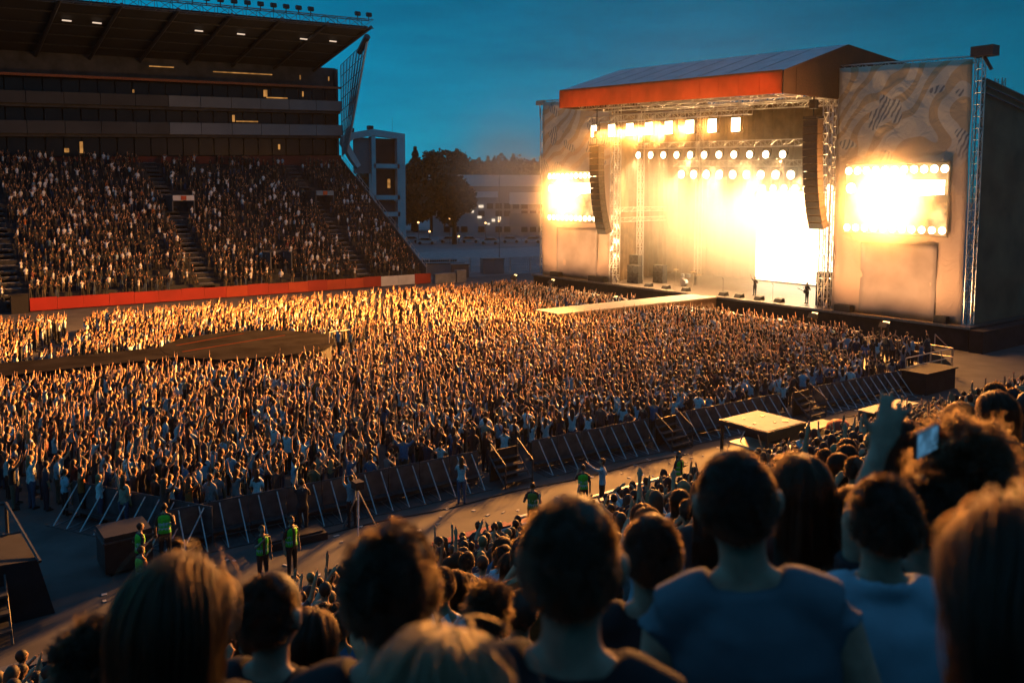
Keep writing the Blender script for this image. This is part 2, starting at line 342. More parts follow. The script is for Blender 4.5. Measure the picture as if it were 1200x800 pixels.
for q in range(5): tb.bar((0, 0, .3 + .05 * q), (.2 * math.cos(q * 2.2), .2 * math.sin(q * 2.2), .55 + .05 * q), .01, 5, .004)
TR = tb.build('trunk', BARK); TRM = TR.data; bpy.data.objects.remove(TR)
def tree(x, y, h, kind, i, label, group=None, wid=1., z=0.):
    t = empty('tree', (x, y, z), label, 'tree', group)
    for nm, me in (('trunk', TRM), ('crown', CROWN[kind][i % 3])):
        o = bpy.data.objects.new(nm, me); COL.objects.link(o); o.parent = t; o.scale = (h * wid, h * wid, h); o.rotation_euler.z = i * 1.7
k = 0
for row, (dd, n) in enumerate(((0, 15), (9, 13))):
    for j in range(n):
        t = (j + .5 * row + rl.uniform(-.2, .2)) / n
        p = Vector((103, 213, 0)).lerp(Vector((186, 156, 0)), t) + bn * (20 + dd + rl.uniform(-3, 3))
        con = rl.random() < .6; h = rl.uniform(21, 26.5) - (3 if t < .06 else 0)
        tree(p.x, p.y, h, 'conifer' if con else 'broad', k, ('tall dark conifer' if con else 'broad dark leafy tree') + ' in the wood behind the white building', 'trees of the wood behind the white building', 1.25 if con else 1.0); k += 1
tree(102.0, 160.5, 18, 'broad', 1, 'dense round dark tree standing in front of the white building', None, 1.15)
tree(93.5, 168, 13.5, 'broad', 2, 'dark leafy tree between the stair tower and the parked cars', None, .8)
tree(99, 181, 15.5, 'broad', 0, 'dark leafy tree standing among the parked cars', None, .95)
tree(92, 184, 17, 'broad', 1, 'tall dark leafy tree half hidden by the stair tower', None, .8)
# parked cars
def car_proto():
    r = empty('parked_car', (0, 0, 0))
    b = MB(); prof = [(-2.1, .35), (-2.15, .75), (-1.3, .92), (1.9, .98), (2.1, .8), (2.1, .35)]
    b.prism([(x, -.85, z) for x, z in prof], (0, 1.7, 0)).build('body', mat('car_paint', (.45, .48, .5), .35, var=.1), r)
    MB().prism([(x, -.76, z) for x, z in [(-1.25, .93), (-.55, 1.42), (1.0, 1.45), (1.75, .98)]], (0, 1.52, 0)).build('cabin', GLASSD, r)
    MB().span(-.5, 1.0, -.74, .74, 1.44, 1.5).build('roof', MATS['car_paint'], r)
    for x in (-1.35, 1.35):
        for y in (-.86, .86): MB().lathe((x, y, .33), [(.2, -.1), (.33, -.1), (.33, .1), (.2, .1)], 12, 'Y').build('wheel', RUBBER, r)
    for y in (-.6, .6): MB().box((-2.16, y, .68), (.06, .35, .16)).build('headlight', WHITEP, r)
    return r
proto = car_proto(); cars = []
cl = [(-9, 0), (-4.6, 0), (0, 0), (4.8, 0), (9.5, 0), (14.2, 0), (19, .5), (24, 0), (29, 0)]
for i, (s, o) in enumerate(cl):
    c = proto if i == 0 else copy_tree(proto); p = Vector((104, 166, 0)) + bd * s - bn * (o + (6 if i % 3 == 1 else 0)); c.location = (p.x, p.y, 0); c.rotation_euler.z = math.atan2(bd.y, bd.x) + (math.pi if i % 2 else 0) + rl.uniform(-.15, .15)
    tag(c, 'pale parked car in the yard in front of the white building', 'car', 'cars parked in front of the white building')
for i, (s, o, z) in enumerate(((-10, 3, 4.6), (-7.5, 3, 2.6), (-1, 3, 1.5), (5, 4, 4.5), (8, 4, 4.9), (-3, 3, 5.5))):
    p = Vector((104, 160, 0)) + bd * s; t = empty('street_lamp', (p.x, p.y, 0), 'small lit yard lamp on a post beside the parked cars', 'lamp', 'lit lamps in the yard')
    MB().bar((p.x, p.y, 0), (p.x, p.y, z), .06).build('post', DARKST, t); MB().lathe((p.x, p.y, z), [(.05, 0), (.22, .08), (.22, .3), (.06, .4)], 10).build('lamp_head', emit('yard_lamp', (1, .5, .18), 4), t)
# yard fence, containers and poles between stand and stage
for j in range(9):
    a = Vector((58 + j * 2.6, 103 - j * 1.2, 0)); b = a + Vector((2.5, -1.15, 0)); m = MB().bar(a, a + Vector((0, 0, 2.2)), .04).bar(b, b + Vector((0, 0, 2.2)), .04)
    for h in (.2, 1.1, 2.15): m.bar(a + Vector((0, 0, h)), b + Vector((0, 0, h)), .03, 4)
    for k in range(1, 9): q = a.lerp(b, k / 9); m.bar(q + Vector((0, 0, .2)), q + Vector((0, 0, 2.15)), .012, 3)
    tag(m.build('site_fence', STEEL), 'wire site fence panel between the far grandstand and the stage', 'fence', 'site fence panels')
for (x, y, w, h, d, c, lab, nm) in ((62, 101, 6, 1.5, 2.2, PANELL, 'long low pale container behind the site fence', 'container'), (68.5, 98, 3, 2.0, 2, PANELL, 'square pale cabin beside the stage tower', 'cabin'), (64, 108, 8, 1.4, 3, DCONC, 'dark covered load beside the site fence', 'covered_load'), (61.5, 95.5, 2.2, 1.7, 1.4, PANELG, 'grey cabinet with two doors beyond the boards', 'cabinet')):
    t = empty(nm, (x, y, 0), lab, nm.replace('_', ' ')); MB().box((x, y, h / 2), (w, d, h), -.4).build('body', c, t); MB().box((x, y, h + .06), (w + .15, d + .15, .12), -.4).build('top', DARKST, t)
    for s in (-.25, .25): q = Vector((x, y, h * .5)) + Matrix.Rotation(-.4, 3, 'Z') @ Vector((s * w, -d / 2 - .03, 0)); MB().box(q, (w * .4, .05, h * .8), -.4).build('door', c, t)
for (x, y, h, lab) in ((84, 118, 17.5, 'tall thin flag pole behind the site fence'), (120, 222, 33, 'thin mast rising above the wood')):
    tag(MB().bar((x, y, 0), (x, y, h), .07, 6, .04).lathe((x, y, h), [(.02, -.1), (.12, 0), (.02, .12)], 8).build('mast', DARKST), lab, 'mast')

# ================================================================== MAIN STAGE
WARM = (1.0, .375, .07)
DZ = 1.7
SG = empty('stage', (61, 54, 0), 'large open-air stage with grey pitched roof, orange fascia and printed side towers', 'stage')
MB().span(61, 79, 28.8, 79, DZ - .12, DZ).build('deck', DECK, SG)
MB().span(61.1, 79, 28.9, 78.9, 0, DZ - .12).build('skirt', BLACKC, SG)
MB().span(60.93, 61.0, 28.75, 79.05, DZ - .16, DZ + .02).build('deck_edge', mat('edge_trim', (.25, .2, .16), .5), SG)
# roof
def rz(y, z): return z + (y - 40.5) * .038
R0, R1 = 40.5, 66.8
def rp(x, y, z): return (x, y, rz(y, z))
fr, pk, re_ = (55, 20.3), (63.3, 23.05), (77, 22.0)
m = MB(); m.add([rp(fr[0], R0, fr[1]), rp(fr[0], R1, fr[1]), rp(pk[0], R1, pk[1]), rp(pk[0], R0, pk[1]), rp(re_[0], R1, re_[1]), rp(re_[0], R0, re_[1])] + [rp(fr[0], R0, fr[1] - .15), rp(fr[0], R1, fr[1] - .15), rp(pk[0], R1, pk[1] - .15), rp(pk[0], R0, pk[1] - .15), rp(re_[0], R1, re_[1] - .15), rp(re_[0], R0, re_[1] - .15)],
               [(0, 3, 2, 1), (3, 5, 4, 2), (6, 7, 8, 9), (9, 8, 10, 11), (0, 1, 7, 6), (5, 11, 10, 4), (0, 6, 9, 3), (3, 9, 11, 5), (1, 2, 8, 7), (2, 4, 10, 8)])
rf = m.build('roof', ROOFM, SG)
for j in range(1, 9):
    y = R0 + (R1 - R0) * j / 9; MB().bar(rp(fr[0], y, fr[1] + .02), rp(pk[0], y, pk[1] + .02), .035, 4).build('seam', ROOFM, rf)
nfx = 13                                                    # fascia in fabric panels
for j in range(nfx):
    ya = R0 + (R1 - R0) * j / nfx; yb = R0 + (R1 - R0) * (j + 1) / nfx - .02
    MB().prism([rp(54.98, ya, 18.6), rp(54.98, yb, 18.6), rp(54.98, yb, 20.36), rp(54.98, ya, 20.36)], (-.06, 0, 0)).build('fascia_panel', ORANGE, rf)
MB().prism([rp(54.95, R0 - .02, 18.6), rp(54.95, R0 - .02, 20.3), rp(pk[0], R0 - .02, pk[1] - .02), rp(77, R0 - .02, 21.9), rp(77, R0 - .02, 18.6)], (0, -.1, 0)).build('gable', GABLE, rf)
MB().prism([rp(56.5, R0 - .13, 18.7), rp(56.5, R0 - .13, 20.6), rp(62.5, R0 - .13, 22.5), rp(62.5, R0 - .13, 18.7)], (0, -.02, 0)).build('gable_panel', mat('gable_dark', (.04, .018, .012), .85), rf)
MB().prism([rp(55, R1, 18.6), rp(55, R1, 20.3), rp(pk[0], R1, pk[1] - .02), rp(77, R1, 21.9), rp(77, R1, 18.6)], (0, .1, 0)).build('gable', GABLE, rf)
GOLDT = mat('truss_alu', (.62, .56, .5), .4, metal=.75, var=.1)
for x, z in ((57.2, 18.9), (60.2, 18.9), (66, 19.3), (71, 19.3)):
    MB().truss(rp(x, R0, z), rp(x, R1, z), .7, .045, 1.1).build('roof_truss', GOLDT, SG)
for y in (44.5, 49, 53.6, 58, 62.5): MB().truss(rp(55.6, y, 19.3), rp(76, y, 20.2), .5, .035, 1.2).build('rafter', GOLDT, SG)
MB().prism([rp(55.3, R0, 19.75), rp(55.3, R1, 19.75), rp(76, R1, 21.3), rp(76, R0, 21.3)], (0, 0, .04)).build('ceiling_cloth', GOLDC, SG)
# masts
for (x, y) in ((61.8, 66.1), (61.6, 40.9), (75, 66.1), (75, 40.9)):
    MB().truss((x, y, DZ), (x, y, rz(y, 19.2)), .55, .045, .8).build('mast', GOLDT, SG)
# backdrop and side drapes, pleated
def drape(name, p, q, z0, z1, amp, n, m, parent):
    p = Vector(p); q = Vector(q); d = (q - p); nrm = Vector((-d.y, d.x, 0)).normalized(); v = []; f = []
    for i in range(n + 1):
        c = p + d * i / n + nrm * amp * (math.sin(i * 1.9) + .5 * math.sin(i * .7))
        v += [(c.x, c.y, z0), (c.x, c.y, z1), (c.x + nrm.x * .03, c.y + nrm.y * .03, z1), (c.x + nrm.x * .03, c.y + nrm.y * .03, z0)]
    for i in range(n):
        a = 4 * i; f += [(a, a + 4, a + 5, a + 1), (a + 1, a + 5, a + 6, a + 2), (a + 2, a + 6, a + 7, a + 3), (a + 3, a + 7, a + 4, a)]
    return MB().add(v, f).build(name, m, parent)
drape('backdrop', (76.6, 38, 0), (76.6, 72, 0), DZ, 21, .12, 90, GOLDC, SG)
drape('side_drape', (63, 67.6, 0), (76.4, 70.5, 0), DZ, 20.5, .16, 44, GOLDC, SG)
drape('side_drape', (63, 40.2, 0), (76.4, 39.4, 0), DZ, 20.5, .16, 44, GOLDC, SG)
for z in (8.3, 9.4): MB().truss((64, 67.0, z), (72, 68.6, z), .45, .03, .9).build('side_truss', GOLDT, SG)
# ---- printed cloth of the towers
def print_mat(name, ox, oy, seed):
    m_ = bpy.data.materials.new(name); m_.use_nodes = True; t = m_.node_tree; b = t.nodes['Principled BSDF']; b.inputs['Roughness'].default_value = .85
    co = N(t, 'ShaderNodeTexCoord'); mp_ = N(t, 'ShaderNodeMapping'); mp_.inputs['Location'].default_value = (seed, 0, seed * .7)
    t.links.new(co.outputs['Object'], mp_.inputs[0])
    w = N(t, 'ShaderNodeTexWave', wave_type='BANDS', bands_direction='DIAGONAL'); w.inputs['Scale'].default_value = .26; w.inputs['Distortion'].default_value = 14; w.inputs['Detail'].default_value = 1.2; w.inputs['Detail Scale'].default_value = .8
    r1 = N(t, 'ShaderNodeValToRGB'); e = r1.color_ramp.elements; e[0].position = .60; e[1].position = .68; e[0].color = (.68, .54, .42, 1); e[1].color = (.58, .38, .23, 1)
    n = N(t, 'ShaderNodeTexNoise'); n.inputs['Scale'].default_value = .45; n.inputs['Detail'].default_value = 1
    r2 = N(t, 'ShaderNodeValToRGB'); e = r2.color_ramp.elements; e[0].position = .62; e[1].position = .64; e[0].color = (0, 0, 0, 1); e[1].color = (1, 1, 1, 1)
    w2 = N(t, 'ShaderNodeTexWave', wave_type='RINGS'); w2.inputs['Scale'].default_value = .9; w2.inputs['Distortion'].default_value = 6; w2.inputs['Detail'].default_value = 2
    r3 = N(t, 'ShaderNodeValToRGB'); e = r3.color_ramp.elements; e[0].position = .55; e[1].position = .62; e[0].color = (.58, .50, .42, 1); e[1].color = (.20, .19, .20, 1)
    mx = N(t, 'ShaderNodeMix', data_type='RGBA'); mx2 = N(t, 'ShaderNodeMix', data_type='RGBA'); mx2.inputs[6].default_value = (.52, .34, .24, 1)
    sx = N(t, 'ShaderNodeSeparateXYZ'); hm = N(t, 'ShaderNodeMapRange'); hm.inputs[1].default_value = 12.4; hm.inputs[2].default_value = 14.8
    for a_ in (w, n, w2): t.links.new(mp_.outputs[0], a_.inputs['Vector'])
    t.links.new(w.outputs[1], r1.inputs[0]); t.links.new(n.outputs[0], r2.inputs[0]); t.links.new(w2.outputs[1], r3.inputs[0])
    t.links.new(r2.outputs[0], mx.inputs[0]); t.links.new(r1.outputs[0], mx.inputs[6]); t.links.new(r3.outputs[0], mx.inputs[7])
    t.links.new(co.outputs['Object'], sx.inputs[0]); t.links.new(sx.outputs[2], hm.inputs[0]); t.links.new(hm.outputs[0], mx2.inputs[0]); t.links.new(mx.outputs[2], mx2.inputs[7]); t.links.new(mx2.outputs[2], b.inputs['Base Color'])
    bn_ = N(t, 'ShaderNodeTexNoise'); bn_.inputs['Scale'].default_value = .8; bn_.inputs['Detail'].default_value = 5; bn_.inputs['Distortion'].default_value = 1.4
    bp = N(t, 'ShaderNodeBump'); bp.inputs['Strength'].default_value = .35; bp.inputs['Distance'].default_value = .3
    t.links.new(co.outputs['Object'], bn_.inputs['Vector']); t.links.new(bn_.outputs[0], bp.inputs['Height']); t.links.new(bp.outputs[0], b.inputs['Normal'])
    return m_
def cloth(name, x, y0, y1, z0, z1, m, parent, amp=.05, nx=26, nz=40, seed=0, top=lambda y: 0.):
    r = np.random.default_rng(seed); v = []; f = []
    ph = r.uniform(0, 6.28, 6)
    for j in range(nz + 1):
        for i in range(nx + 1):
            y = y0 + (y1 - y0) * i / nx; z = z0 + (z1 + top(y) - z0) * j / nz
            d = amp * (math.sin(y * 1.1 + z * .9 + ph[0]) + math.sin(y * 2.3 - z * 1.4 + ph[1]) * .6 + math.sin(z * 2.9 + y * .7 + ph[2]) * .35)
            v.append((x + d, y, z))
    W_ = nx + 1; nv = len(v); v += [(a + .05, b, c) for a, b, c in v]
    for j in range(nz):
        for i in range(nx):
            a = j * W_ + i; f.append((a, a + W_, a + W_ + 1, a + 1)); f.append((a + nv, a + 1 + nv, a + W_ + 1 + nv, a + W_ + nv))
    for i in range(nx): a = i; f.append((a, a + 1, a + 1 + nv, a + nv)); a = nz * W_ + i; f.append((a, a + nv, a + 1 + nv, a + 1))
    for j in range(nz): a = j * W_; f.append((a, a + nv, a + W_ + nv, a + W_)); a = j * W_ + nx; f.append((a, a + W_, a + W_ + nv, a + nv))
    return MB().add(v, f).build(name, m, parent, True)
PM1 = print_mat('printed_cloth_a', 0, 0, 1.3); PM2 = print_mat('printed_cloth_b', 0, 0, 4.1)
GREYC = mat('grey_scrim', (.36, .26, .21), .85, var=.2, scale=.5, bump=.4, bscale=1.5)
def tower(y0, y1, zt, pm, seed, slope):
    cloth('tower_cloth', 62, y0, y1, DZ, zt, pm, SG, .05, seed=seed, top=lambda y: (y - y0) * slope)
    w = y1 - y0; cloth('lower_scrim', 61.86, y0 + w * .18, y1 - w * .24, DZ + .15, 7.3, GREYC, SG, .04, 14, 14, seed + 3)
    for y in (y0 - .35, y1 + .35):
        MB().truss((62.4, y, DZ), (62.4, y, zt + .1), .5, .045, .8).build('tower_leg', GOLDT, SG)
    MB().truss((62.4, y0, zt), (62.4, y1, zt + (y1 - y0) * slope), .45, .04, .9).build('tower_header', GOLDT, SG)
    for x in (66.2,):
        for y in (y0, y1): MB().truss((x, y, DZ), (x, y, zt - 1), .5, .045, 1.2).build('tower_leg', GOLDT, SG)
tower(29.9, 40.3, 20.45, PM1, 1, .055); tower(66.6, 78.4, 20.9, PM2, 2, .06)
MB().box((62.2, 29.2, 20.9), (1.0, 1.5, .7)).bar((62.2, 29.2, 20.5), (62.2, 28.7, 19.6), .12).build('tower_hoist', BLACKM, SG)
MB().box((62.2, 79.0, 21.6), (.6, 1.2, .5)).bar((62.2, 79.2, 21.4), (62.2, 79.2, 20), .06).build('tower_hoist', GOLDT, SG)
# flank of the stage
GLOWTARP = mat('glow_tarp', (.24, .12, .07), .8, var=.35, scale=.4, bump=.5, bscale=.9)  # dark tarp; the warm haze glow is put into its colour
MB().prism([(62.8, 29.5, 1.7), (62.8, 29.5, 19.2), (70, 29.5, 18.2), (82, 29.5, 16.4), (82, 29.5, 1.7)], (0, .1, 0)).build('flank_cloth', GLOWTARP, SG)
for z in (17.9, 18.4, 18.9): MB().bar((63, 29.35, z + .2), (82, 29.35, z - 2.4), .06, 5).build('flank_rail', DARKST, SG)
TARP = mat('tarpaulin', (.03, .045, .055), .45, var=.5, scale=.8, bump=.8, bscale=1.1)
cloth('flank_tarp', 0, 0, 24, 0, 4.2, TARP, SG, .12, 40, 10, 9).matrix_world = Matrix.Translation((60.6, 27.6, 0)) @ Matrix.Rotation(-math.pi / 2, 4, 'Z')
MB().span(60.8, 84, 27.75, 28.7, 0, 1.55).build('flank_riser', BLACKC, SG)
# ---- thrust runway
TH = empty('thrust_runway', (52, 53, 0), 'pale lit runway jutting from the stage into the crowd', 'runway')
MB().span(42.2, 60.9, 51.3, 54.4, DZ - .14, DZ - .01).build('deck', DECKW, TH)
MB().span(42.3, 60.95, 51.4, 54.3, 0, DZ - .15).build('skirt', mat('thrust_skirt', (.22, .13, .08), .7, var=.2), TH)
# ---- round satellite stage with its catwalk
BS = empty('satellite_stage', (18.5, 53.6, 0), 'dark round platform with a catwalk in the middle of the crowd', 'platform')
n = 40; ring = [(18.5 + 5.3 * math.cos(2 * math.pi * k / n), 53.6 + 5.3 * math.sin(2 * math.pi * k / n)) for k in range(n)]
MB().prism([(x, y, 1.36) for x, y in ring], (0, 0, .14)).build('deck', RUNWAY, BS)
ring2 = [(18.5 + 5.15 * math.cos(2 * math.pi * k / n), 53.6 + 5.15 * math.sin(2 * math.pi * k / n)) for k in range(n)]
MB().prism([(x, y, 0) for x, y in ring2], (0, 0, 1.36)).build('skirt', BLACKC, BS)
MB().prism([(-6, 51.6, 1.37), (13.6, 51.6, 1.37), (15.5, 48.8, 1.37), (15.5, 58.4, 1.37), (13.6, 55.6, 1.37), (-6, 55.6, 1.37)], (0, 0, .12)).build('catwalk', RUNWAY, BS)
MB().span(-6, 14, 51.75, 55.45, 0, 1.37).build('catwalk_skirt', BLACKC, BS)
for (a, b) in (((14.2, 53), (21.5, 55.2)), ((14.5, 55.5), (19.5, 57.6))):
    MB().prism([(a[0], a[1], 1.505), (b[0], b[1], 1.505), (b[0] - .06, b[1] + .12, 1.505), (a[0] - .06, a[1] + .12, 1.505)], (0, 0, .012)).build('led_line', emit('led_line', (1, .12, .02), .35), BS)
for x in (22.6, 23.4): MB().bar((x, 50.6, 1.5), (x, 50.6, 2.2), .03).bar((x, 50.6, 2.2), (x + .8, 50.9, 2.2), .03).build('handrail', GOLDT, BS)

# ---- lamps
def blinder(name, p, w, h, label, group, power=0, target=None, shape='box', m=WHOT, ang=125):
    t = empty(name, p, label, 'stage light', group); x, y, z = p
    if shape == 'box':
        MB().span(x, x + .35, y - w / 2 - .06, y + w / 2 + .06, z - h / 2 - .06, z + h / 2 + .06).build('housing', BLACKM, t)
        MB().span(x - .05, x - .01, y - w / 2, y + w / 2, z - h / 2, z + h / 2).build('lens', m, t)
    else:
        MB().lathe((x, y, z), [(w * .52, 0), (w * .55, .08), (w * .4, .4), (w * .2, .5)], 14, 'X').build('housing', BLACKM, t)
        MB().lathe((x, y, z), [(w * .2, -.08), (w * .42, -.05), (w * .48, -.01), (w * .3, -.005)], 14, 'X').build('lens', m, t)
    MB().bar((x + .2, y - w * .6, z), (x + .2, y - w * .6, z + h * .75), .03).bar((x + .2, y + w * .6, z), (x + .2, y + w * .6, z + h * .75), .03).bar((x + .2, y - w * .6, z + h * .75), (x + .2, y + w * .6, z + h * .75), .03).build('yoke', BLACKM, t)
    if power: lamp('lamp_light', (x - .12, y, z), target, power, WARM if shape == 'box' else (1, .54, .21), t, size=.35, ang=ang, blend=1.)
    return t
KW = 1000.
FT = MB().truss((58, 45.8, 17.9), (58, 66, 18.5), .6, .045, .9).build('front_truss', GOLDT, SG)
FP_ = (40, 205, 400, 510, 500, 350, 220, 150)
for j in range(8):
    y = 64.5 - j * 17.6 / 7; z = 17.3 - j * .5 / 7
    blinder('stage_light', (57.6, y, z), 0.85, 1.1, 'big square blinding lamp on the front truss under the stage roof', 'square lamps on the front truss', FP_[j] * KW, (57.6 - 10 * math.cos(math.radians(-36 + 80 * j / 7)), y - 10 * math.sin(math.radians(-36 + 80 * j / 7)), z - 10 * math.tan(math.radians(25 if j < 4 else 20 if j < 6 else 14))), ang=66)
MB().truss((66, 46, 15.6), (66, 67, 16.2), .6, .045, .9).build('mid_truss', GOLDT, SG)
MB().truss((71, 46, 13.9), (71, 66, 14.4), .6, .045, .9).build('rear_truss', GOLDT, SG)
for j in range(11):
    y = 66.3 - j * 1.83; blinder('stage_light', (65.5, y, 15.2 - j * .06), .72, .72, 'small round lamp on the middle truss of the stage', 'round lamps on the middle truss', 40 * KW if j % 2 == 0 else 8 * KW, (61.5, y, 1) if j % 2 == 0 else (48, y - 7, 1), 'round', ang=80)
for j in range(10):
    y = 64.6 - j * 1.75; blinder('stage_light', (70.4, y, 13.2 - j * .04), .9, .9, 'round lamp on the rear truss of the stage', 'round lamps on the rear truss', 34 * KW if j % 3 == 0 else 0, (63, y, 1), 'round', ang=90)
for j in range(9):
    y = 57.5 - j * 1.3; blinder('stage_light', (73.5, y, 11.6), .8, .8, 'lamp in the row above the white stage screen', 'lamps above the stage screen', 34 * KW if j % 3 == 0 else 0, (65, y, 1), 'round', ang=90)
# central led wall
LW = empty('video_wall', (75.5, 53.5, DZ), 'glaring white video wall at the back of the stage', 'video screen')
for j in range(6):
    for k in range(4): MB().span(75.6, 75.75, 48.3 + j * 1.7, 48.3 + j * 1.7 + 1.69, DZ + .2 + k * 2.35, DZ + .2 + k * 2.35 + 2.34).build('panel', emit('wall_panel_white', (1, .80, .52), 7), LW)
MB().span(75.76, 76, 48, 58.8, DZ, 11.6).build('frame', BLACKM, LW)
# ---- smoke on the stage
def smoke_mat(name, dens, soft=True, aniso=.2):
    m_ = bpy.data.materials.new(name); m_.use_nodes = True; t = m_.node_tree; t.nodes.clear(); pv = N(t, 'ShaderNodeVolumePrincipled'); pv.inputs['Density'].default_value = dens; pv.inputs['Color'].default_value = (1, .93, .82, 1); pv.inputs['Anisotropy'].default_value = aniso
    if soft:
        co = N(t, 'ShaderNodeTexCoord'); g = N(t, 'ShaderNodeTexGradient', gradient_type='QUADRATIC_SPHERE'); mu = N(t, 'ShaderNodeMath', operation='MULTIPLY'); mu.inputs[1].default_value = dens
        t.links.new(co.outputs['Object'], g.inputs[0]); t.links.new(g.outputs[1], mu.inputs[0]); t.links.new(mu.outputs[0], pv.inputs['Density'])
    t.links.new(pv.outputs[0], N(t, 'ShaderNodeOutputMaterial').inputs['Volume']); return m_
BLOOM_SMOKE = smoke_mat('wisp', .34)  # smoke added to spread a bloom round the side screens
def puff(loc, scale, m_, label):
    th_ = np.linspace(.1, math.pi - .1, 11); o = MB().lathe((0, 0, 0), [(math.sin(a), -math.cos(a)) for a in th_], 24).build('smoke', m_); o.location = loc; o.scale = scale; return tag(o, label, 'smoke', kind='stuff')
# side screens with their picture of the lamps
SCRN = emit('screen_picture', (1, .56, .22), 1.6, .85, .55)
for (y0, y1, z0, z1, lab, n1) in ((31.0, 39.3, 7.9, 13.4, 'side screen on the tower by the near end of the stage', 6), (68.6, 77.0, 7.9, 13.6, 'side screen on the tower by the far end of the stage', 6)):
    S = empty('side_screen', (61.7, (y0 + y1) / 2, z0), lab, 'video screen')
    pw = 16 if y0 < 50 else 9
    puff((60.2, (y0 + y1) / 2, (z0 + z1) / 2), (2.4, 7, 6), BLOOM_SMOKE, 'smoke wisp added as bloom before a side screen')
    MB().span(61.72, 61.82, y0, y1, z0, z1).build('frame', mat('screen_frame', (.3, .2, .12), .7), S)
    MB().span(61.66, 61.71, y0 + .1, y1 - .1, z0 + .1, z1 - .1).build('screen', SCRN, S)
    n = 11; st = (y1 - y0 - .7) / (n - 1)
    for j in range(n):
        y = y0 + .35 + j * st
        MB().lathe((61.64, y, z1 - .55), [(.27, -.02), (.29, 0), (.27, .015)], 12, 'X').build('lit_patch', WHOT, S)
        MB().lathe((61.64, y, z0 + .5), [(.25, -.02), (.27, 0), (.25, .015)], 12, 'X').build('lit_patch', WHOT, S)
    MB().lathe((61.63, y1 - .6, z1 - 1.9), [(.36, -.02), (.4, 0), (.36, .015)], 14, 'X').build('lit_patch', WHOT, S)
    MB().prism([(61.64, y0 + .3, z1 - 2.4), (61.64, y0 + .3, z1 - 1.35), (61.64, y1 - 2.4, z1 - 1.35), (61.64, y1 - 2.6, z0 + 1.2), (61.64, y1 - 4.0, z0 + 1.2), (61.64, y1 - 4.6, z1 - 3.0), (61.64, y0 + 2.6, z1 - 2.5)], (.015, 0, 0)).build('lit_patch', emit('screen_white', (1, .82, .55), 9), S)
    lamp('screen_light', (61.2, (y0 + y1) / 2, (z0 + z1) / 2), (20, (y0 + y1) / 2, 4), pw * KW, WARM, S, 'AREA', 5)
# ---- line arrays
def line_array(x, y, ztop, label):
    t = empty('line_array', (x, y, ztop), label, 'loudspeaker', 'hanging line arrays'); z = ztop; xx = x; a = 0.
    for k in range(15):
        R = Matrix.Rotation(a, 3, 'Y'); c = Vector((xx, y, z - .29)); b = MB()
        b.box(c, (.75, 1.35, .55), rot=R).build('cabinet', mat('array_cabinet', (.10, .065, .04), .6), t)
        MB().box(c + R @ Vector((-.385, 0, 0)), (.03, 1.2, .46), rot=R).build('grille', BLACKM, t)
        a -= .004 + .0032 * k; z -= .58 * math.cos(a); xx += .58 * math.sin(-a)
    MB().box((x, y, ztop + .15), (1.0, 1.2, .2)).bar((x, y, ztop + .2), (x, y, rz(y, 19)), .06).box((x, y, ztop + 1.2), (.5, .5, .7)).build('rigging', BLACKM, t)
    return t
line_array(57.2, 63.7, 15.7, 'curved hanging loudspeaker column before the far stage tower'); line_array(59.6, 40.9, 16.9, 'curved hanging loudspeaker column beside the near stage tower')
puff((69.5, 54.5, 7.5), (8.5, 15, 11), smoke_mat('smoke_cloud', .26), 'bright smoke drifting over the stage')
puff((66, 62, 11.5), (15, 38, 11.4), smoke_mat('thin_smoke', .028), 'thin warm smoke drifting past the stage towers')
puff((57, 56, 17.2), (3.6, 12.5, 3.2), smoke_mat('lamp_bloom_smoke', .03), 'smoke added as bloom round the front lamps of the stage')  # added to give the front lamps a bloom
puff((61, 84, 14), (9, 11, 11), smoke_mat('drift_smoke', .10), 'smoke drifting away beyond the far stage tower')
def flood(x, y, target, power, col, label, group, sgn=1, h=0.):
    t = empty('added_flood', (x, y, 0), label, 'stage light', group); R = Matrix.Rotation(.7 * sgn, 3, 'Y')
    MB().box((x, y, .45 + h), (.35, .6, .45), rot=R).build('housing', BLACKM, t); MB().bar((x, y - .34, 0), (x, y - .34, .5 + h), .03).bar((x, y + .34, 0), (x, y + .34, .5 + h), .03).bar((x, y - .34, .02), (x, y + .34, .02), .03).build('bracket', DARKST, t)
    MB().box((x + .18 * sgn, y, .62 + h), (.02, .5, .36), rot=R).build('lens', WWARM, t); lamp('lamp_light', (x + .3 * sgn, y, .8 + h), target, power * KW, col, t, size=.3, ang=140, blend=.6)
for y in (32.2, 37.9, 69.2, 75.8): flood(55.9, y, (62, y, 13.5), 3.2, (1, .56, .24), 'added unseen flood lamp lighting a stage tower', 'added flood lamps before the stage towers', 1, 1.4)  # added lamps, out of sight in the pit, to brighten the tower cloths
for y in (43.5, 48.5, 57.8, 63.2): flood(59.8, y, (56.2, y, 20), 9, (1, .62, .28), 'added unseen flood lamp lighting the stage roof from below', 'added flood lamps under the stage roof', -1)  # added lamps, out of sight, to light the roof underside and fascia
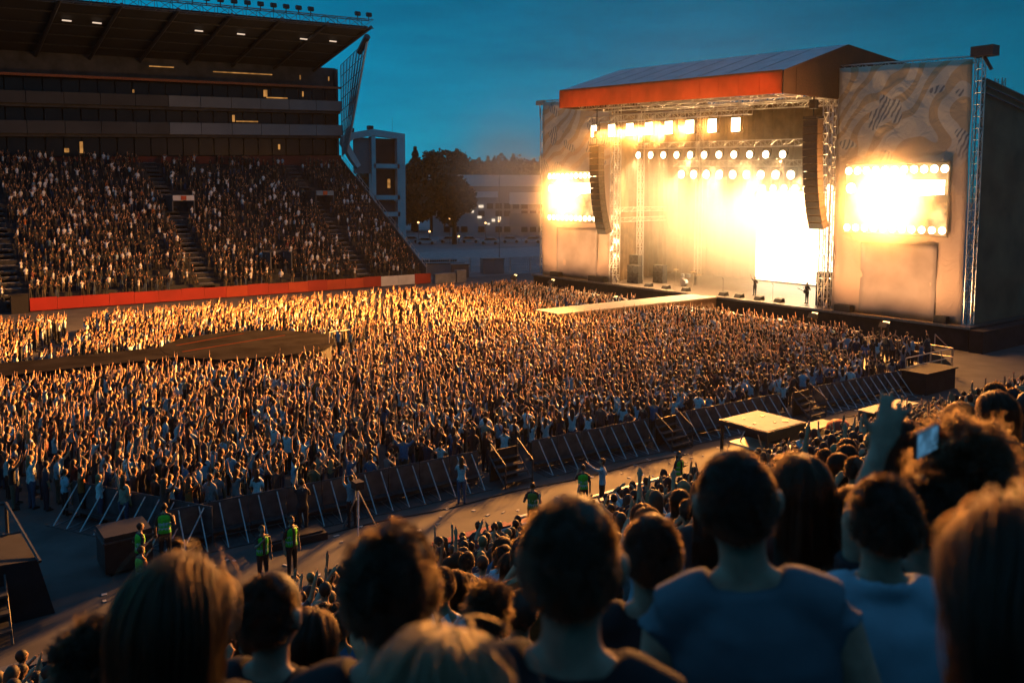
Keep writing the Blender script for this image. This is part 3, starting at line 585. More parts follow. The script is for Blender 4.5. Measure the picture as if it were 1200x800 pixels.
# ---- stage equipment
def cabinet_stack(x, y, w, rows, lab):
    t = empty('speaker_stack', (x, y, DZ), lab, 'loudspeaker')
    for k in range(rows):
        z = DZ + k * .95; MB().span(x, x + .7, y - w / 2, y + w / 2, z, z + .93).build('cabinet', BLACKM, t)
        for s in (-.25, .25): MB().lathe((x - .02, y + s * w, z + .47), [(.1, .02), (.3 * w / 1.2, 0), (.32 * w / 1.2, .03)], 14, 'X').build('cone', DARKST, t)
cabinet_stack(63.2, 64.6, 1.6, 2, 'stack of black cabinets at the far side of the stage'); cabinet_stack(64.6, 65.9, 1.3, 3, 'tall stack of black cabinets beside the golden drape'); cabinet_stack(63.0, 41.9, 1.2, 3, 'stack of black cabinets at the near side of the stage'); cabinet_stack(65.5, 63.2, 1.4, 2, 'pale fronted cabinet pair beside the drum kit')
dk = empty('drum_kit', (66, 59.5, DZ), 'drum kit with cymbals on the smoky stage', 'drum kit')
MB().lathe((65.3, 59.5, DZ + .35), [(.34, 0), (.36, .02), (.36, .45), (.34, .47)], 18, 'X').build('bass_drum', ALU, dk)
for (y, z) in ((59.1, .95), (59.9, .95)): MB().lathe((65.7, y, DZ + z), [(.18, 0), (.19, .02), (.19, .25), (.18, .27)], 16).build('tom', ALU, dk)
MB().lathe((66.2, 60.4, DZ + .3), [(.22, 0), (.23, .02), (.23, .45), (.22, .47)], 16).build('floor_tom', ALU, dk)
for (x, y, z) in ((65.6, 58.4, 1.5), (65.6, 60.7, 1.6), (66.3, 58.2, 1.2)):
    c = MB().lathe((x, y, DZ + z), [(.3, 0), (.05, .04), (.02, .06)], 18).build('cymbal', mat('brass', (.7, .5, .2), .3, metal=1), dk); MB().bar((x, y, DZ), (x, y, DZ + z), .015).build('stand', ALU, c)
for i, y in enumerate((45.5, 47.6, 49.8, 51.6, 56.2, 58.8, 61.2)):
    t = MB().prism([(61.8, y - .35, DZ), (62.5, y - .35, DZ), (62.4, y - .35, DZ + .38), (62.0, y - .35, DZ + .3)], (0, .7, 0)).build('monitor_wedge', BLACKM); tag(t, 'black floor monitor wedge along the stage edge', 'loudspeaker', 'floor monitors along the stage edge')
for (y0, y1, z) in ((74.5, 76, .5), (67.0, 69.4, .55), (38.2, 39.6, .5), (30.6, 31.5, .5)):
    tag(MB().span(61.2, 61.8, y0, y1, DZ, DZ + z).span(61.25, 61.75, y0 + .05, y1 - .05, DZ + z, DZ + z + .03).build('black_case', BLACKM), 'low black case on the stage edge under a tower cloth', 'case', 'cases on the stage edge')
for (x, y) in ((62.6, 46.5), (62.8, 52.2), (62.6, 57)):
    t = empty('microphone_stand', (x, y, DZ), 'thin microphone stand on the stage', 'microphone stand', 'microphone stands'); MB().lathe((x, y, DZ), [(.15, 0), (.15, .02), (.02, .04)], 12).bar((x, y, DZ), (x, y, DZ + 1.5), .012).build('stand', BLACKM, t); MB().bar((x, y, DZ + 1.5), (x - .16, y, DZ + 1.56), .025).build('microphone', BLACKM, t)

# ================================================================== LANE: BARRIERS, STEPS, BOOTH
def yb(u): return 26.1 - .053 * (u - 6)
def barrier_proto():
    r = empty('crowd_barrier', (0, 0, 0)); w = 1.22
    m = MB().span(-w / 2, w / 2, 1.06, 1.10, .06, 1.18)
    m.build('panel', mat('barrier_panel', (.10, .105, .115), .5, metal=.4, var=.3, scale=3), r)
    MB().span(-w / 2, w / 2, 0, 1.05, .0, .03).build('floor_plate', mat('barrier_plate', (.09, .095, .10), .5, metal=.5, var=.3), r)
    MB().bar((-w / 2, 1.1, 1.2), (w / 2, 1.1, 1.2), .03).build('top_rail', DARKST, r)
    MB().span(-w / 2, w / 2, .72, 1.04, .30, .34).build('foot_step', DARKST, r)
    for x in (-.31, .31): MB().bar((x, 1.04, 1.16), (x, .05, .03), .024).bar((x, .05, .03), (x, 1.0, .05), .02).build('brace', STEEL, r)
    return r
bp_ = barrier_proto(); first = True
STAIRS = (18.9, 27.4, 36.6)
units = []
u = 7.2
while u < 45.2:
    if min(abs(u - s) for s in STAIRS) > .95: units.append((u, yb(u), -math.atan(.053)))
    u += 1.25
for k in range(5): units.append((6.6 - k * .62, 26.6 + k * 1.08, -math.radians(60)))
nb = len(units)
for i, (x, y, a) in enumerate(units):
    c = bp_ if i == 0 else copy_tree(bp_); c.location = (x, y, 0); c.rotation_euler.z = a
    tag(c, 'dark crowd barrier panel with a slanting metal brace beside the service lane' if i < nb - 5 else 'dark crowd barrier panel angled back from the lane at the end of the row', 'barrier', 'crowd barriers along the lane')
def steps_proto():
    r = empty('access_steps', (0, 0, 0))
    for k in range(4): MB().span(-.62, .62, .0 + k * .27, .30 + k * .27, .22 * (k + 1) - .05, .22 * (k + 1)).build('tread', DARKST, r)
    for s in (-.64, .64): MB().bar((s, 0, .05), (s, 1.0, .95), .035).bar((s, 1.0, 0), (s, 1.0, 1.5), .03).bar((s, 0, .9), (s, 1, 1.5), .025).bar((s, 0, 0), (s, 0, .9), .03).build('stringer', DARKST, r)
    MB().span(-.64, .64, 1.02, 1.06, 0, 1.2).build('riser_panel', BLACKM, r); return r
sp_ = steps_proto()
for i, x in enumerate(STAIRS):
    c = sp_ if i == 0 else copy_tree(sp_); c.location = (x, yb(x) - .15, 0)
    tag(c, ('black metal access steps beside the woman in a white top', 'black metal access steps between two runs of barrier', 'black metal access steps opposite the red rounded cover')[i], 'steps', 'access steps in the barrier line')
# pit barrier before the stage
for (ya, yb_) in ((33.6, 51.0), (57.0, 74.0)):
    n = int((yb_ - ya) / 2.15)
    for j in range(n):
        y = ya + j * (yb_ - ya) / n; w = (yb_ - ya) / n - .02; t = empty('pit_barrier', (55.2, y, 0), 'barrier with a pale top rail in front of the stage', 'barrier', 'pit barriers in front of the stage')
        MB().span(55.15, 55.2, y, y + w, 0, 1.3).build('panel', BLACKM, t); MB().span(55.08, 55.27, y, y + w, 1.3, 1.38).build('top_rail', mat('pit_rail', (.62, .56, .5), .45), t); MB().bar((55.25, y + w / 2, 1.2), (56.1, y + w / 2, .03), .03).build('brace', STEEL, t)
# platform by the stage end with rail
PF = empty('viewing_platform', (49, 27.5, 0), 'small raised platform with metal rails at the stage end of the crowd', 'platform')
MB().span(46.6, 52.2, 25.4, 31, .45, .58).build('deck', DECK, PF); MB().span(46.7, 52.1, 25.5, 30.9, 0, .45).build('skirt', BLACKC, PF)
m = MB()
pts = [(46.7, 30.9), (52.1, 30.9), (52.1, 25.5), (46.7, 25.5)]
for a, b in zip(pts, pts[1:]):
    for k in range(5):
        q = Vector((a[0] + (b[0] - a[0]) * k / 4, a[1] + (b[1] - a[1]) * k / 4, .58)); m.bar(q, q + Vector((0, 0, 1.1)), .03, 5)
    for h in (.55, 1.1): m.bar((a[0], a[1], .58 + h), (b[0], b[1], .58 + h), .035, 5)
m.build('rail', mat('rail_pale', (.7, .6, .45), .4, metal=.5), PF)
RPm = empty('ramp', (53.5, 28, 0), 'brown boarded ramp beside the stage skirt', 'ramp')
MB().prism([(52.4, 27, 0), (52.4, 27, 1.5), (55.2, 27, 0)], (0, 2.6, 0)).build('boards', mat('ramp_wood', (.16, .08, .045), .7, var=.25), RPm)
MB().bar((52.6, 26.9, 1.4), (52.6, 26.9, 2.3), .03).bar((52.6, 26.9, 2.3), (54.8, 26.9, 1.0), .03).bar((54.8, 26.9, 1.0), (54.8, 26.9, .2), .03).build('handrail', STEEL, RPm)
BXc = empty('lane_box', (47, 24.2, 0), 'dark box block at the end of the barrier row', 'box'); MB().span(45.6, 48.8, 23.7, 25.1, 0, 1.15).build('body', BLACKC, BXc); MB().span(45.5, 48.9, 23.6, 25.2, 1.15, 1.22).build('lid', BLACKC, BXc)
# booth
BO = empty('camera_booth', (29.5, 22.3, 0), 'black open booth with a pale papered top standing in the lane', 'booth')
MB().span(28.3, 30.9, 21.1, 23.6, 1.24, 1.43).build('top', BLACKM, BO)
MB().span(28.36, 30.84, 21.16, 23.54, 1.435, 1.455).build('paper_cover', mat('paper', (.40, .38, .33), .8, var=.12, scale=2, bump=.3), BO)
for (x, y, a, w) in ((28.9, 22.2, .3, .12), (29.7, 21.8, 1, .1), (29.2, 23, .8, .1), (30.2, 22.8, .2, .16), (30.3, 21.7, .6, .25)): MB().box((x, y, 1.468), (w * 1.4, w, .02), a).build('tape', BLACKM, BO)
for (x, y) in ((28.36, 21.2), (28.36, 23.5)): MB().span(x, x + .1, y - .05, y + .05, 0, 1.24).build('post', BLACKM, BO)
MB().span(29.9, 30.85, 21.15, 23.55, 0, 1.24).build('cabinet', BLACKM, BO); MB().span(28.35, 30.85, 21.14, 21.2, 1.0, 1.24).build('valance', BLACKM, BO)
MB().span(28.6, 29.85, 21.4, 23.3, .42, .5).build('shelf', mat('shelf', (.6, .5, .38), .6), BO); MB().bar((29.0, 21.9, .5), (28.8, 22.0, 1.23), .03).build('frame_tube', ALU, BO); MB().bar((29.0, 23.0, .5), (29.2, 22.8, 1.23), .03).build('frame_tube', ALU, BO)
# step unit, plates, red cover, low rail
def low_riser(x0, x1, y0, y1, h, lab, m_):
    t = empty('low_riser', ((x0 + x1) / 2, (y0 + y1) / 2, 0), lab, 'riser'); MB().span(x0, x1, y0, y1, h - .06, h).build('top', m_, t)
    for x in (x0 + .05, x1 - .05):
        for y in (y0 + .05, y1 - .05): MB().bar((x, y, 0), (x, y, h - .06), .035).build('leg', STEEL, t)
    MB().span(x0 + .05, x1 - .05, y1 - .06, y1 - .04, 0, h - .07).build('back_panel', PANELL, t)
low_riser(37.8, 41.5, 21.9, 23.0, .55, 'low pale topped riser along the lane', mat('riser_top', (.26, .23, .19), .6)); low_riser(33.2, 35.2, 22.3, 23.2, .45, 'low dark riser beside the red rounded cover', DARKST)
tag(MB().lathe((34.0, 21.55, 0), [(.42, 0), (.55, .12), (.58, .45), (.5, .75), (.3, .92), (.06, .98)], 20).build('red_cover', mat('red_fabric', (.55, .05, .025), .7, var=.15, bump=.3), None, True), 'red rounded fabric cover standing by the lane wall', 'cover')
LR = empty('low_rail', (20, 22, 0), 'low white rail running along the lane', 'rail'); MB().span(16.4, 23.6, 21.82, 21.94, .36, .44).build('bar', mat('rail_white', (.75, .7, .62), .5), LR)
for x in (16.6, 19, 21.3, 23.5): MB().bar((x, 21.88, 0), (x, 21.88, .36), .03).build('post', STEEL, LR)
FCs = empty('flight_cases', (5.2, 27.2, 0), 'dark flight case standing behind the barrier corner', 'case'); MB().span(4.6, 5.9, 26.0, 27.2, .12, 1.2).build('body', BLACKM, FCs); MB().span(4.55, 5.95, 25.95, 27.25, 1.0, 1.05).build('trim', DARKST, FCs)
for (x, y) in ((4.8, 26.1), (5.7, 26.1), (4.8, 27.1), (5.7, 27.1)): MB().lathe((x, y - .02, .06), [(.03, 0), (.06, .01), (.06, .04), (.03, .05)], 10, 'Y').build('wheel', RUBBER, FCs)
FCs.name = 'flight_case'
tag(MB().box((10.0, 25.3, .12), (1.9, .8, .24), -.05).box((10.0, 25.3, .27), (1.7, .6, .05), -.05).build('cable_ramp', BLACKM), 'flat dark cable ramp lying before the barriers', 'ramp')
# dark podium at the lane's end
PD = empty('camera_podium', (2, 26, 0), 'dark camera podium with sloped side rail at the end of the lane', 'podium')
MB().prism([(0, 24.6, 0), (3.1, 24.6, 0), (2.75, 24.6, 1.55), (0, 24.6, 1.75)], (0, 2.2, 0)).build('body', BLACKC, PD)
MB().bar((2.8, 24.55, 1.5), (2.3, 26.8, 2.5), .05).bar((2.3, 26.8, 2.5), (1.0, 26.9, 2.6), .05).bar((2.3, 26.8, 1.6), (2.3, 26.8, 2.5), .05).bar((0, 24.55, 2.4), (2.4, 24.55, 2.4), .03).build('rail', DARKST, PD)
for k in range(3): MB().span(.2, 2.0, 24.0 - k * .28, 24.6 - k * .28, .35 * (3 - k) - .06, .35 * (3 - k)).build('tread', DARKST, PD)
for s in (.2, 2.0): MB().bar((s, 23.4, .02), (s, 24.6, 1.35), .03).build('stringer', DARKST, PD)

for k, (x0, x1, y0, lab) in enumerate(((11, 27, 25.2, 'black cable lying along the foot of the barriers'), (31, 45, 23.6, 'black cable running past the low risers to the dark box block'))):
    pts_ = [Vector((x0 + (x1 - x0) * i / 24, y0 + .1 * math.sin(i * .7 + k) - .06 * (x1 - x0) * i / 24 * (1 if k == 0 else 0), .02)) for i in range(25)]; m = MB()
    for a_, b_ in zip(pts_, pts_[1:]): m.bar(a_, b_, .018, 5)
    tag(m.build('cable', RUBBER), lab, 'cable')
lit_ = MB(); rl2 = random.Random(9)
for _ in range(260): lit_.box((rl2.uniform(4, 46), rl2.uniform(20, 25.2), .012), (rl2.uniform(.06, .2), rl2.uniform(.05, .14), .02), rl2.uniform(0, 3))
tag(lit_.build('litter', mat('litter_paper', (.45, .44, .42), .9, var=.5, scale=1)), 'scraps of paper scattered over the lane', 'litter', kind='stuff')

# ================================================================== NEAR TERRACE
TR_ = empty('terrace', (20, 12, 0), 'stepped spectator terrace overlooking the lane', 'terrace')
def row_z(i): y = 18.2 - .8 * i - .4; return 9.35 - .60 * y + .0065 * y * y
for i in range(27):
    y = 18.2 - .8 * (i + 1); z = row_z(i)
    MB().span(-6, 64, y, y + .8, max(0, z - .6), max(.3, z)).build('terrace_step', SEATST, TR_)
MB().span(-6, 64, 18.25, 18.5, 0, 1.85).build('parapet', DCONC, TR_)
bx = -5.5; pal = [BLACKC, BLACKC, BLACKC, BLACKC, BLACKC, BLACKC, BLACKC, RED, WHITEP, BLUEB, BLACKC, DCONC, BLUEB, BLUEB, PANELG, BLUEB, BLUEB, BLUEB, BLUEB, WHITEP, WHITEP, PANELL, WHITEP, RED, RED, RED, RED]
for k, m_ in enumerate(pal):
    if k == 7:
        MB().span(bx, bx + 4.7, 18.52, 18.6, 1.5, 1.93).build('red_board', RED, TR_); MB().span(bx, bx + 4.7, 18.18, 18.23, 1.5, 1.98).build('white_board', WHITEP, TR_)
    else:
        MB().span(bx, bx + 2.33, 18.51, 18.56, .6, 1.78).build('board', m_, TR_)
    MB().span(bx, bx + 2.34, 18.24, 18.52, 1.86 + (.1 if k == 7 else 0), 1.93 + (.1 if k == 7 else 0)).build('coping', RED if k in (7, 8, 23, 24, 25, 26) else BLUEB if k in (9, 12, 13, 15, 16, 17) else (WHITEP if k > 17 else DCONC), TR_); bx += 2.36
tag(MB().bar((45, 18.4, 1.9), (45, 18.4, 3.3), .05).box((45, 18.4, 3.35), (.2, .2, .1)).build('post', BLACKM), 'dark thin post on the terrace wall beside the red boards', 'post')

# ================================================================== PEOPLE
SKIN, HAIR, SHIRT, PANTS, SHOES = range(5)
NECK = .035
def tube(pts, radii, region, lat=(0, 1, 0), n=12, step=.03):
    P = np.array(pts, float); R = np.array([(r, r) if np.isscalar(r) else r for r in radii], float)
    PP = []; RR = []
    for i in range(len(P) - 1):
        k = max(1, int(np.linalg.norm(P[i + 1] - P[i]) / step))
        for j in range(k): t = j / k; PP.append(P[i] * (1 - t) + P[i + 1] * t); RR.append(R[i] * (1 - t) + R[i + 1] * t)
    PP.append(P[-1]); RR.append(R[-1]); PP = np.array(PP); RR = np.array(RR)
    T = np.gradient(PP, axis=0) if len(PP) > 2 else np.tile(PP[-1] - PP[0], (len(PP), 1)); T /= np.linalg.norm(T, axis=1)[:, None]
    lat = np.array(lat, float); v = []; q = np.linspace(0, 2 * np.pi, n, endpoint=False)
    for p, t, r in zip(PP, T, RR):
        a = lat - t * (lat @ t)
        if np.linalg.norm(a) < .2: a = np.array([1., 0, 0]) - t * t[0]
        a /= np.linalg.norm(a); b = np.cross(t, a); v.append(p + np.cos(q)[:, None] * a * r[0] + np.sin(q)[:, None] * b * r[1])
    v = np.concatenate(v); m = len(PP); f = [(j * n + k, j * n + (k + 1) % n, (j + 1) * n + (k + 1) % n, (j + 1) * n + k) for j in range(m - 1) for k in range(n)]
    f += [tuple(range(n - 1, -1, -1)), tuple(range((m - 1) * n, m * n))]
    tt = np.repeat(np.linspace(0, 1, m), n)
    reg = np.array([region(t) if callable(region) else region for t in tt])
    return v, f, reg
def ball(c, r, region, n=14, m=9):
    v = []; c = np.array(c)
    th = np.linspace(.0, np.pi, m); q = np.linspace(0, 2 * np.pi, n, endpoint=False)
    for t in th:
        s = max(math.sin(t), .02); v.append(np.stack([c[0] + r[0] * s * np.cos(q), c[1] + r[1] * s * np.sin(q), np.full(n, c[2] + r[2] * math.cos(t))], 1))
    v = np.concatenate(v); f = [(j * n + k, (j + 1) * n + k, (j + 1) * n + (k + 1) % n, j * n + (k + 1) % n) for j in range(m - 1) for k in range(n)]
    f += [tuple(range(n)), tuple(range(m * n - 1, (m - 1) * n - 1, -1))]
    reg = np.array([region(p) if callable(region) else region for p in v]); return v, f, reg
ARM = {'up': ((.06, .11, .25), (.03, -.02, .25)), 'wide': ((.04, .19, .2), (.02, .07, .25)), 'fwd': ((.2, .05, .18), (.09, 0, .24)), 'clap': ((.17, .08, -.16), (.10, -.15, .18)),
       'over': ((.05, .2, .2), (.03, -.2, .17)), 'down': ((-.03, .07, -.28), (.06, 0, -.25)), 'phone': ((.16, .06, -.17), (.15, -.1, .2)), 'bent': ((-.08, .1, -.25), (.2, -.04, .1)), 'highphone': ((.18, .05, .12), (.12, -.08, .22)), 'reach': ((.22, .04, .06), (.2, .02, .16))}
def prims(la, ra, long_hair=0., sleeve=.55, lean=0., female=False, turn=0., pants=True, skirt=False, fing=False):
    out = []; w = .92 if female else 1.0
    tz = [(.86, .165, .115), (.97, .168, .118), (1.08, .142, .10), (1.2, .158, .112), (1.32, .178, .115), (1.40, .165, .095), (1.45, .10, .07), (1.475, .06, .055)]
    lx = lambda z: lean * max(0, z - .95)
    out.append(tube([(lx(z), 0, z) for z, a, b in tz], [(a * w, b) for z, a, b in tz], SHIRT, n=18))
    for s in (-1, 1):
        out.append(tube([(0, s * .085, .93), (.015, s * .1, .5), (0, s * .105, .08)], [.1 * (1.06 if female else 1), .064, .045], PANTS))
        out.append(tube([(-.05, s * .105, .045), (.09, s * .115, .05), (.19, s * .12, .035)], [(.045, .045), (.048, .04), (.035, .028)], SHOES))
        out.append(tube([(lx(1.45) - .008, s * .022 * w, 1.50), (lx(1.43) - .01, s * .085 * w, 1.445), (lx(1.4), s * .165 * w, 1.40)], [.03, .043, .052], lambda t: SHIRT if t > .3 else SKIN))
    for s, a in ((1, la), (-1, ra)):
        e, h = ARM[a]; S = np.array((lx(1.4), s * .178 * w, 1.385)); E_ = S + np.array((e[0], s * e[1], e[2])); H_ = E_ + np.array((h[0], s * h[1], h[2])); d = (H_ - E_) / np.linalg.norm(H_ - E_)
        th = .92 if female else 1.
        out.append(tube([S, E_], [.056 * th, .043 * th], (lambda t: SHIRT if t < sleeve * 1.6 else SKIN) if sleeve < .62 else SHIRT))
        out.append(tube([E_, H_ - d * .02], [.042 * th, .029 * th], SKIN if sleeve < .9 else SHIRT))
        out.append(tube([H_ - d * .02, H_ + d * .05, H_ + d * .11], [(.03, .022), (.044, .018), (.038, .015)], SKIN))
        if a != 'custom': out.append(tube([H_ + d * .1, H_ + d * .18], [(.034, .013), (.014, .009)], SKIN)); out.append(tube([H_ + d * .03, H_ + d * .08 + np.array((0, s * -.05, 0))], [.014, .01], SKIN))
    hd = []
    hd.append(tube([(lx(1.5) - .005, 0, 1.43), (lx(1.5) - .002, 0, 1.49), (lx(1.5) + .005, 0, 1.545)], [.062 * w, .052 * w, .051 * w], SKIN, n=14))
    hx = lx(1.6) + .012
    hl = lambda p: HAIR if (p[0] - hx < .045 - max(0, (1.63 - p[2])) * .9 and p[2] > 1.555) or p[2] > 1.67 else SKIN
    hd.append(ball((hx, 0, 1.615), (.1, .078, .112), hl, 18, 13)); hd.append(tube([(hx + .045, 0, 1.6), (hx + .055, 0, 1.515)], [(.062, .05), (.036, .03)], SKIN))
    hd.append(ball((hx - .016, 0, 1.640), (.1, .082, .098), hl, 18, 13)); hd.append(tube([(hx + .098, 0, 1.625), (hx + .118, 0, 1.59)], [.008, .015], SKIN))
    for s in (-1, 1): hd.append(tube([(hx - .002, s * .084, 1.578), (hx - .012, s * .088, 1.605), (hx - .016, s * .091, 1.636)], [(.009, .011), (.010, .019), (.009, .016)], SKIN, lat=(0, 1, 0)))
    if long_hair: hd.append(tube([(hx - .03, 0, 1.66), (hx - .062, 0, 1.56), (lx(1.4) - .085, 0, 1.6 - long_hair)], [(.09, .085), (.095, .06), (.075, .03)], HAIR, n=16))
    for k in range(1, len(hd)): hd[k][0][:, 2] += NECK
    hd.append(tube([(lx(1.5), 0, 1.52), (lx(1.5) + .008, 0, 1.56 + NECK)], [.051 * w, .051 * w], SKIN, n=14))
    if turn:
        c, s_ = math.cos(turn), math.sin(turn)
        for k in range(1, len(hd) - 1): v = hd[k][0]; x = v[:, 0].copy() - hx; v[:, 0], v[:, 1] = hx + x * c - v[:, 1] * s_, x * s_ + v[:, 1] * c
    return out + hd
TMP = []
def fuse(parts, voxel, targets, smooth=3):
    """one continuous skin over all limbs; returns [(verts, tris, region per tri)] for each triangle budget"""
    mb = MB(); regs = []
    for v, f, r in parts: mb.add(v.tolist(), f); regs.append(r)
    regs = np.concatenate(regs); o = mb.build('fuse', PERSON); kd = kdtree.KDTree(len(mb.v))
    for i, p in enumerate(mb.v): kd.insert(p, i)
    kd.balance()
    rm = o.modifiers.new('r', 'REMESH'); rm.mode = 'VOXEL'; rm.voxel_size = voxel
    sm_ = o.modifiers.new('s', 'SMOOTH'); sm_.factor = .5; sm_.iterations = smooth
    tm = o.modifiers.new('t', 'TRIANGULATE'); de = o.modifiers.new('d', 'DECIMATE'); de.ratio = 1
    res = []; base = None
    for tg in [None] + list(targets):
        if tg: de.ratio = min(1, tg / base)
        dg = bpy.context.evaluated_depsgraph_get(); ev = o.evaluated_get(dg); me = ev.to_mesh()
        nv, nf = len(me.vertices), len(me.loop_triangles) or len(me.polygons)
        me.calc_loop_triangles(); nf = len(me.loop_triangles)
        if tg is None: base = nf
        else:
            V = np.empty(nv * 3); me.vertices.foreach_get('co', V); V = V.reshape(-1, 3); T = np.empty(nf * 3, int); me.loop_triangles.foreach_get('vertices', T); T = T.reshape(-1, 3)
            C = V[T].mean(1); R = np.array([regs[kd.find(c)[1]] for c in C]); res.append((V, T, R))
        ev.to_mesh_clear()
    bpy.data.objects.remove(o); return res
def mesh_from(name, V, T, colr, m=None, smooth=True):
    me = bpy.data.meshes.new(name); nv, nf = len(V), len(T)
    me.vertices.add(nv); me.vertices.foreach_set('co', np.ascontiguousarray(V, np.float32).ravel()); me.loops.add(nf * 3); me.loops.foreach_set('vertex_index', np.ascontiguousarray(T, np.int32).ravel())
    me.polygons.add(nf); me.polygons.foreach_set('loop_start', np.arange(0, nf * 3, 3, dtype=np.int32))
    try: me.polygons.foreach_set('loop_total', np.full(nf, 3, np.int32))
    except Exception: pass
    a = me.attributes.new('tone', 'FLOAT_COLOR', 'FACE'); a.data.foreach_set('color', np.concatenate([colr, np.ones((nf, 1))], 1).astype(np.float32).ravel())
    me.update(calc_edges=True); me.validate()
    if smooth: me.shade_smooth()
    me.materials.append(m or PERSON); return me
# prototypes
POSES = [('up', 'up', 'both arms raised'), ('wide', 'up', 'both arms raised'), ('up', 'down', 'one arm raised'), ('fwd', 'fwd', 'both arms raised'), ('over', 'over', 'hands clapping overhead'), ('down', 'fwd', 'one arm raised'), ('clap', 'clap', 'hands clapping'), ('down', 'down', 'arms down'), ('highphone', 'down', 'one arm raised'), ('phone', 'phone', 'hands held before the chest'), ('wide', 'wide', 'both arms raised'), ('down', 'bent', 'arms down')]
PROTO = []
for i, (a, b, nm) in enumerate(POSES):
    for fem in (0, 1):
        if fem and i in (5, 8, 11): continue
        PROTO.append((nm, fem, fuse(prims(a, b, .32 if fem else 0, .5 if (i + fem) % 3 else .2, .04 * (i % 3), bool(fem), (i % 5 - 2) * .15), .021, (1300, 340, 130), 2)))
SHIRTS = [('black', (.014, .014, .017), 30), ('dark navy', (.02, .03, .055), 16), ('charcoal', (.045, .048, .05), 12), ('blue', (.07, .16, .28), 10), ('pale blue', (.34, .50, .60), 14), ('white', (.76, .78, .78), 24), ('grey', (.22, .23, .24), 5), ('dark red', (.16, .025, .02), 4), ('orange', (.42, .12, .03), 3), ('beige', (.38, .30, .21), 5), ('olive', (.08, .08, .04), 4)]
SW = np.array([s[2] for s in SHIRTS], float); SW /= SW.sum()
SKINS = np.array([(.52, .29, .16), (.44, .24, .13), (.57, .34, .20), (.30, .16, .085), (.48, .27, .15)])
HAIRS = [('dark', (.018, .012, .009)), ('dark', (.03, .018, .011)), ('brown', (.07, .038, .02)), ('fair', (.26, .17, .075)), ('dark', (.012, .01, .01))]
PANT = np.array([(.02, .025, .04), (.05, .08, .14), (.015, .015, .016), (.12, .10, .07)])
def palettes(n, rng, dark=0.):
    si = rng.choice(len(SHIRTS), n, p=SW); hi = rng.choice(len(HAIRS), n, p=[.3, .25, .2, .12, .13]); P_ = np.zeros((n, 5, 3))
    P_[:, SKIN] = SKINS[rng.integers(0, 5, n)] * rng.uniform(.8, 1.1, (n, 1)); P_[:, HAIR] = np.array([h[1] for h in HAIRS])[hi]; P_[:, SHIRT] = np.array([s[1] for s in SHIRTS])[si] * rng.uniform(.75, 1.15, (n, 1))
    P_[:, PANTS] = PANT[rng.integers(0, 4, n)]; P_[:, SHOES] = (.03, .03, .03); return P_, si, hi
def place(V, pos, yaw, sc):
    c, s = np.cos(yaw)[:, None], np.sin(yaw)[:, None]; x = (V[None, :, 0] * c - V[None, :, 1] * s) * sc[:, None]; y = (V[None, :, 0] * s + V[None, :, 1] * c) * sc[:, None]; z = V[None, :, 2] * sc[:, None]
    return np.stack([x + pos[:, 0:1], y + pos[:, 1:2], z + pos[:, 2:3]], 2)
def mass(name, pos, yaw, sc, var, lod, pal, label, cat):
    Vs, Ts, Cs = [], [], []; off = 0
    for p in range(len(PROTO)):
        for l in range(3):
            k = np.where((var == p) & (lod == l))[0]
            if not len(k): continue
            V, T, R = PROTO[p][2][l]; W_ = place(V, pos[k], yaw[k], sc[k]); Vs.append(W_.reshape(-1, 3)); Ts.append((T[None] + (np.arange(len(k)) * len(V))[:, None, None] + off).reshape(-1, 3)); Cs.append(pal[k][:, R].reshape(-1, 3)); off += len(k) * len(V)
    me = mesh_from(name, np.concatenate(Vs), np.concatenate(Ts), np.concatenate(Cs)); o = bpy.data.objects.new(name, me); COL.objects.link(o); return tag(o, label, cat, kind='stuff')
UPW = np.array([{'both arms raised': 2.6, 'one arm raised': 1.5, 'hands clapping overhead': 1.6, 'hands clapping': .9, 'arms down': 1.0, 'hands held before the chest': .8}[p[0]] for p in PROTO]); UPW /= UPW.sum()
CALM = np.array([{'both arms raised': .15, 'one arm raised': .5, 'hands clapping overhead': .3, 'hands clapping': 1.6, 'arms down': 3, 'hands held before the chest': 1.5}[p[0]] for p in PROTO]); CALM /= CALM.sum()
# ---- where they stand
def pitch_points():
    sp = .74; xs = np.arange(-4, 61, sp); ys = np.arange(24.5, 75.2, sp * .95); X, Y = np.meshgrid(xs, ys); X = X + (np.arange(len(ys)) % 2)[:, None] * sp / 2
    p = np.stack([X.ravel(), Y.ravel()], 1) + RNG.uniform(-.15, .15, (X.size, 2)); x, y = p.T
    ok = (x < 54.6) & ((y > 26.1 - .053 * (x - 6) + 1.45) | (x > 60)) & (x > .5)
    ok &= ~((x < 7.6) & (y < 27.6 + (6.9 - x) * 1.62))
    ok &= ~((x > 41.8) & (y > 50.4) & (y < 55.5)); ok &= ~(((x - 18.5) ** 2 + (y - 53.6) ** 2) < np.where(y < 53.6, 6.9, 5.7) ** 2); ok &= ~((x < 15) & (y > 50.1) & (y < 56.0))
    ok &= ~((x > 46.2) & (y < 31.4)); ok &= ~((x > 45) & (y < 25.6)); ok &= y < 74.3 + .5 * np.sin(x * .5)
    ok &= ~((x > 52.2) & (y < 33)); ok &= ~((np.abs(x - 8 - (y - 62) * .35) < .9) & (y > 57) & (y < 78)); ok &= ~((np.abs(y - 66) < 1.0) & (x < 12))
    ok &= ~(RNG.random(len(x)) < .05 + .22 * (np.sin(x * .9 + np.sin(y * .7) * 1.3) * np.sin(y * .8 + 1.7) > .35))
    p = p[ok]; return np.concatenate([p, np.zeros((len(p), 1))], 1)
PP = pitch_points(); v, px, py, dk_ = in_view(PP + np.array((0, 0, 1.2)), 110, 60); PP = PP[v]; DP = dk_[v]
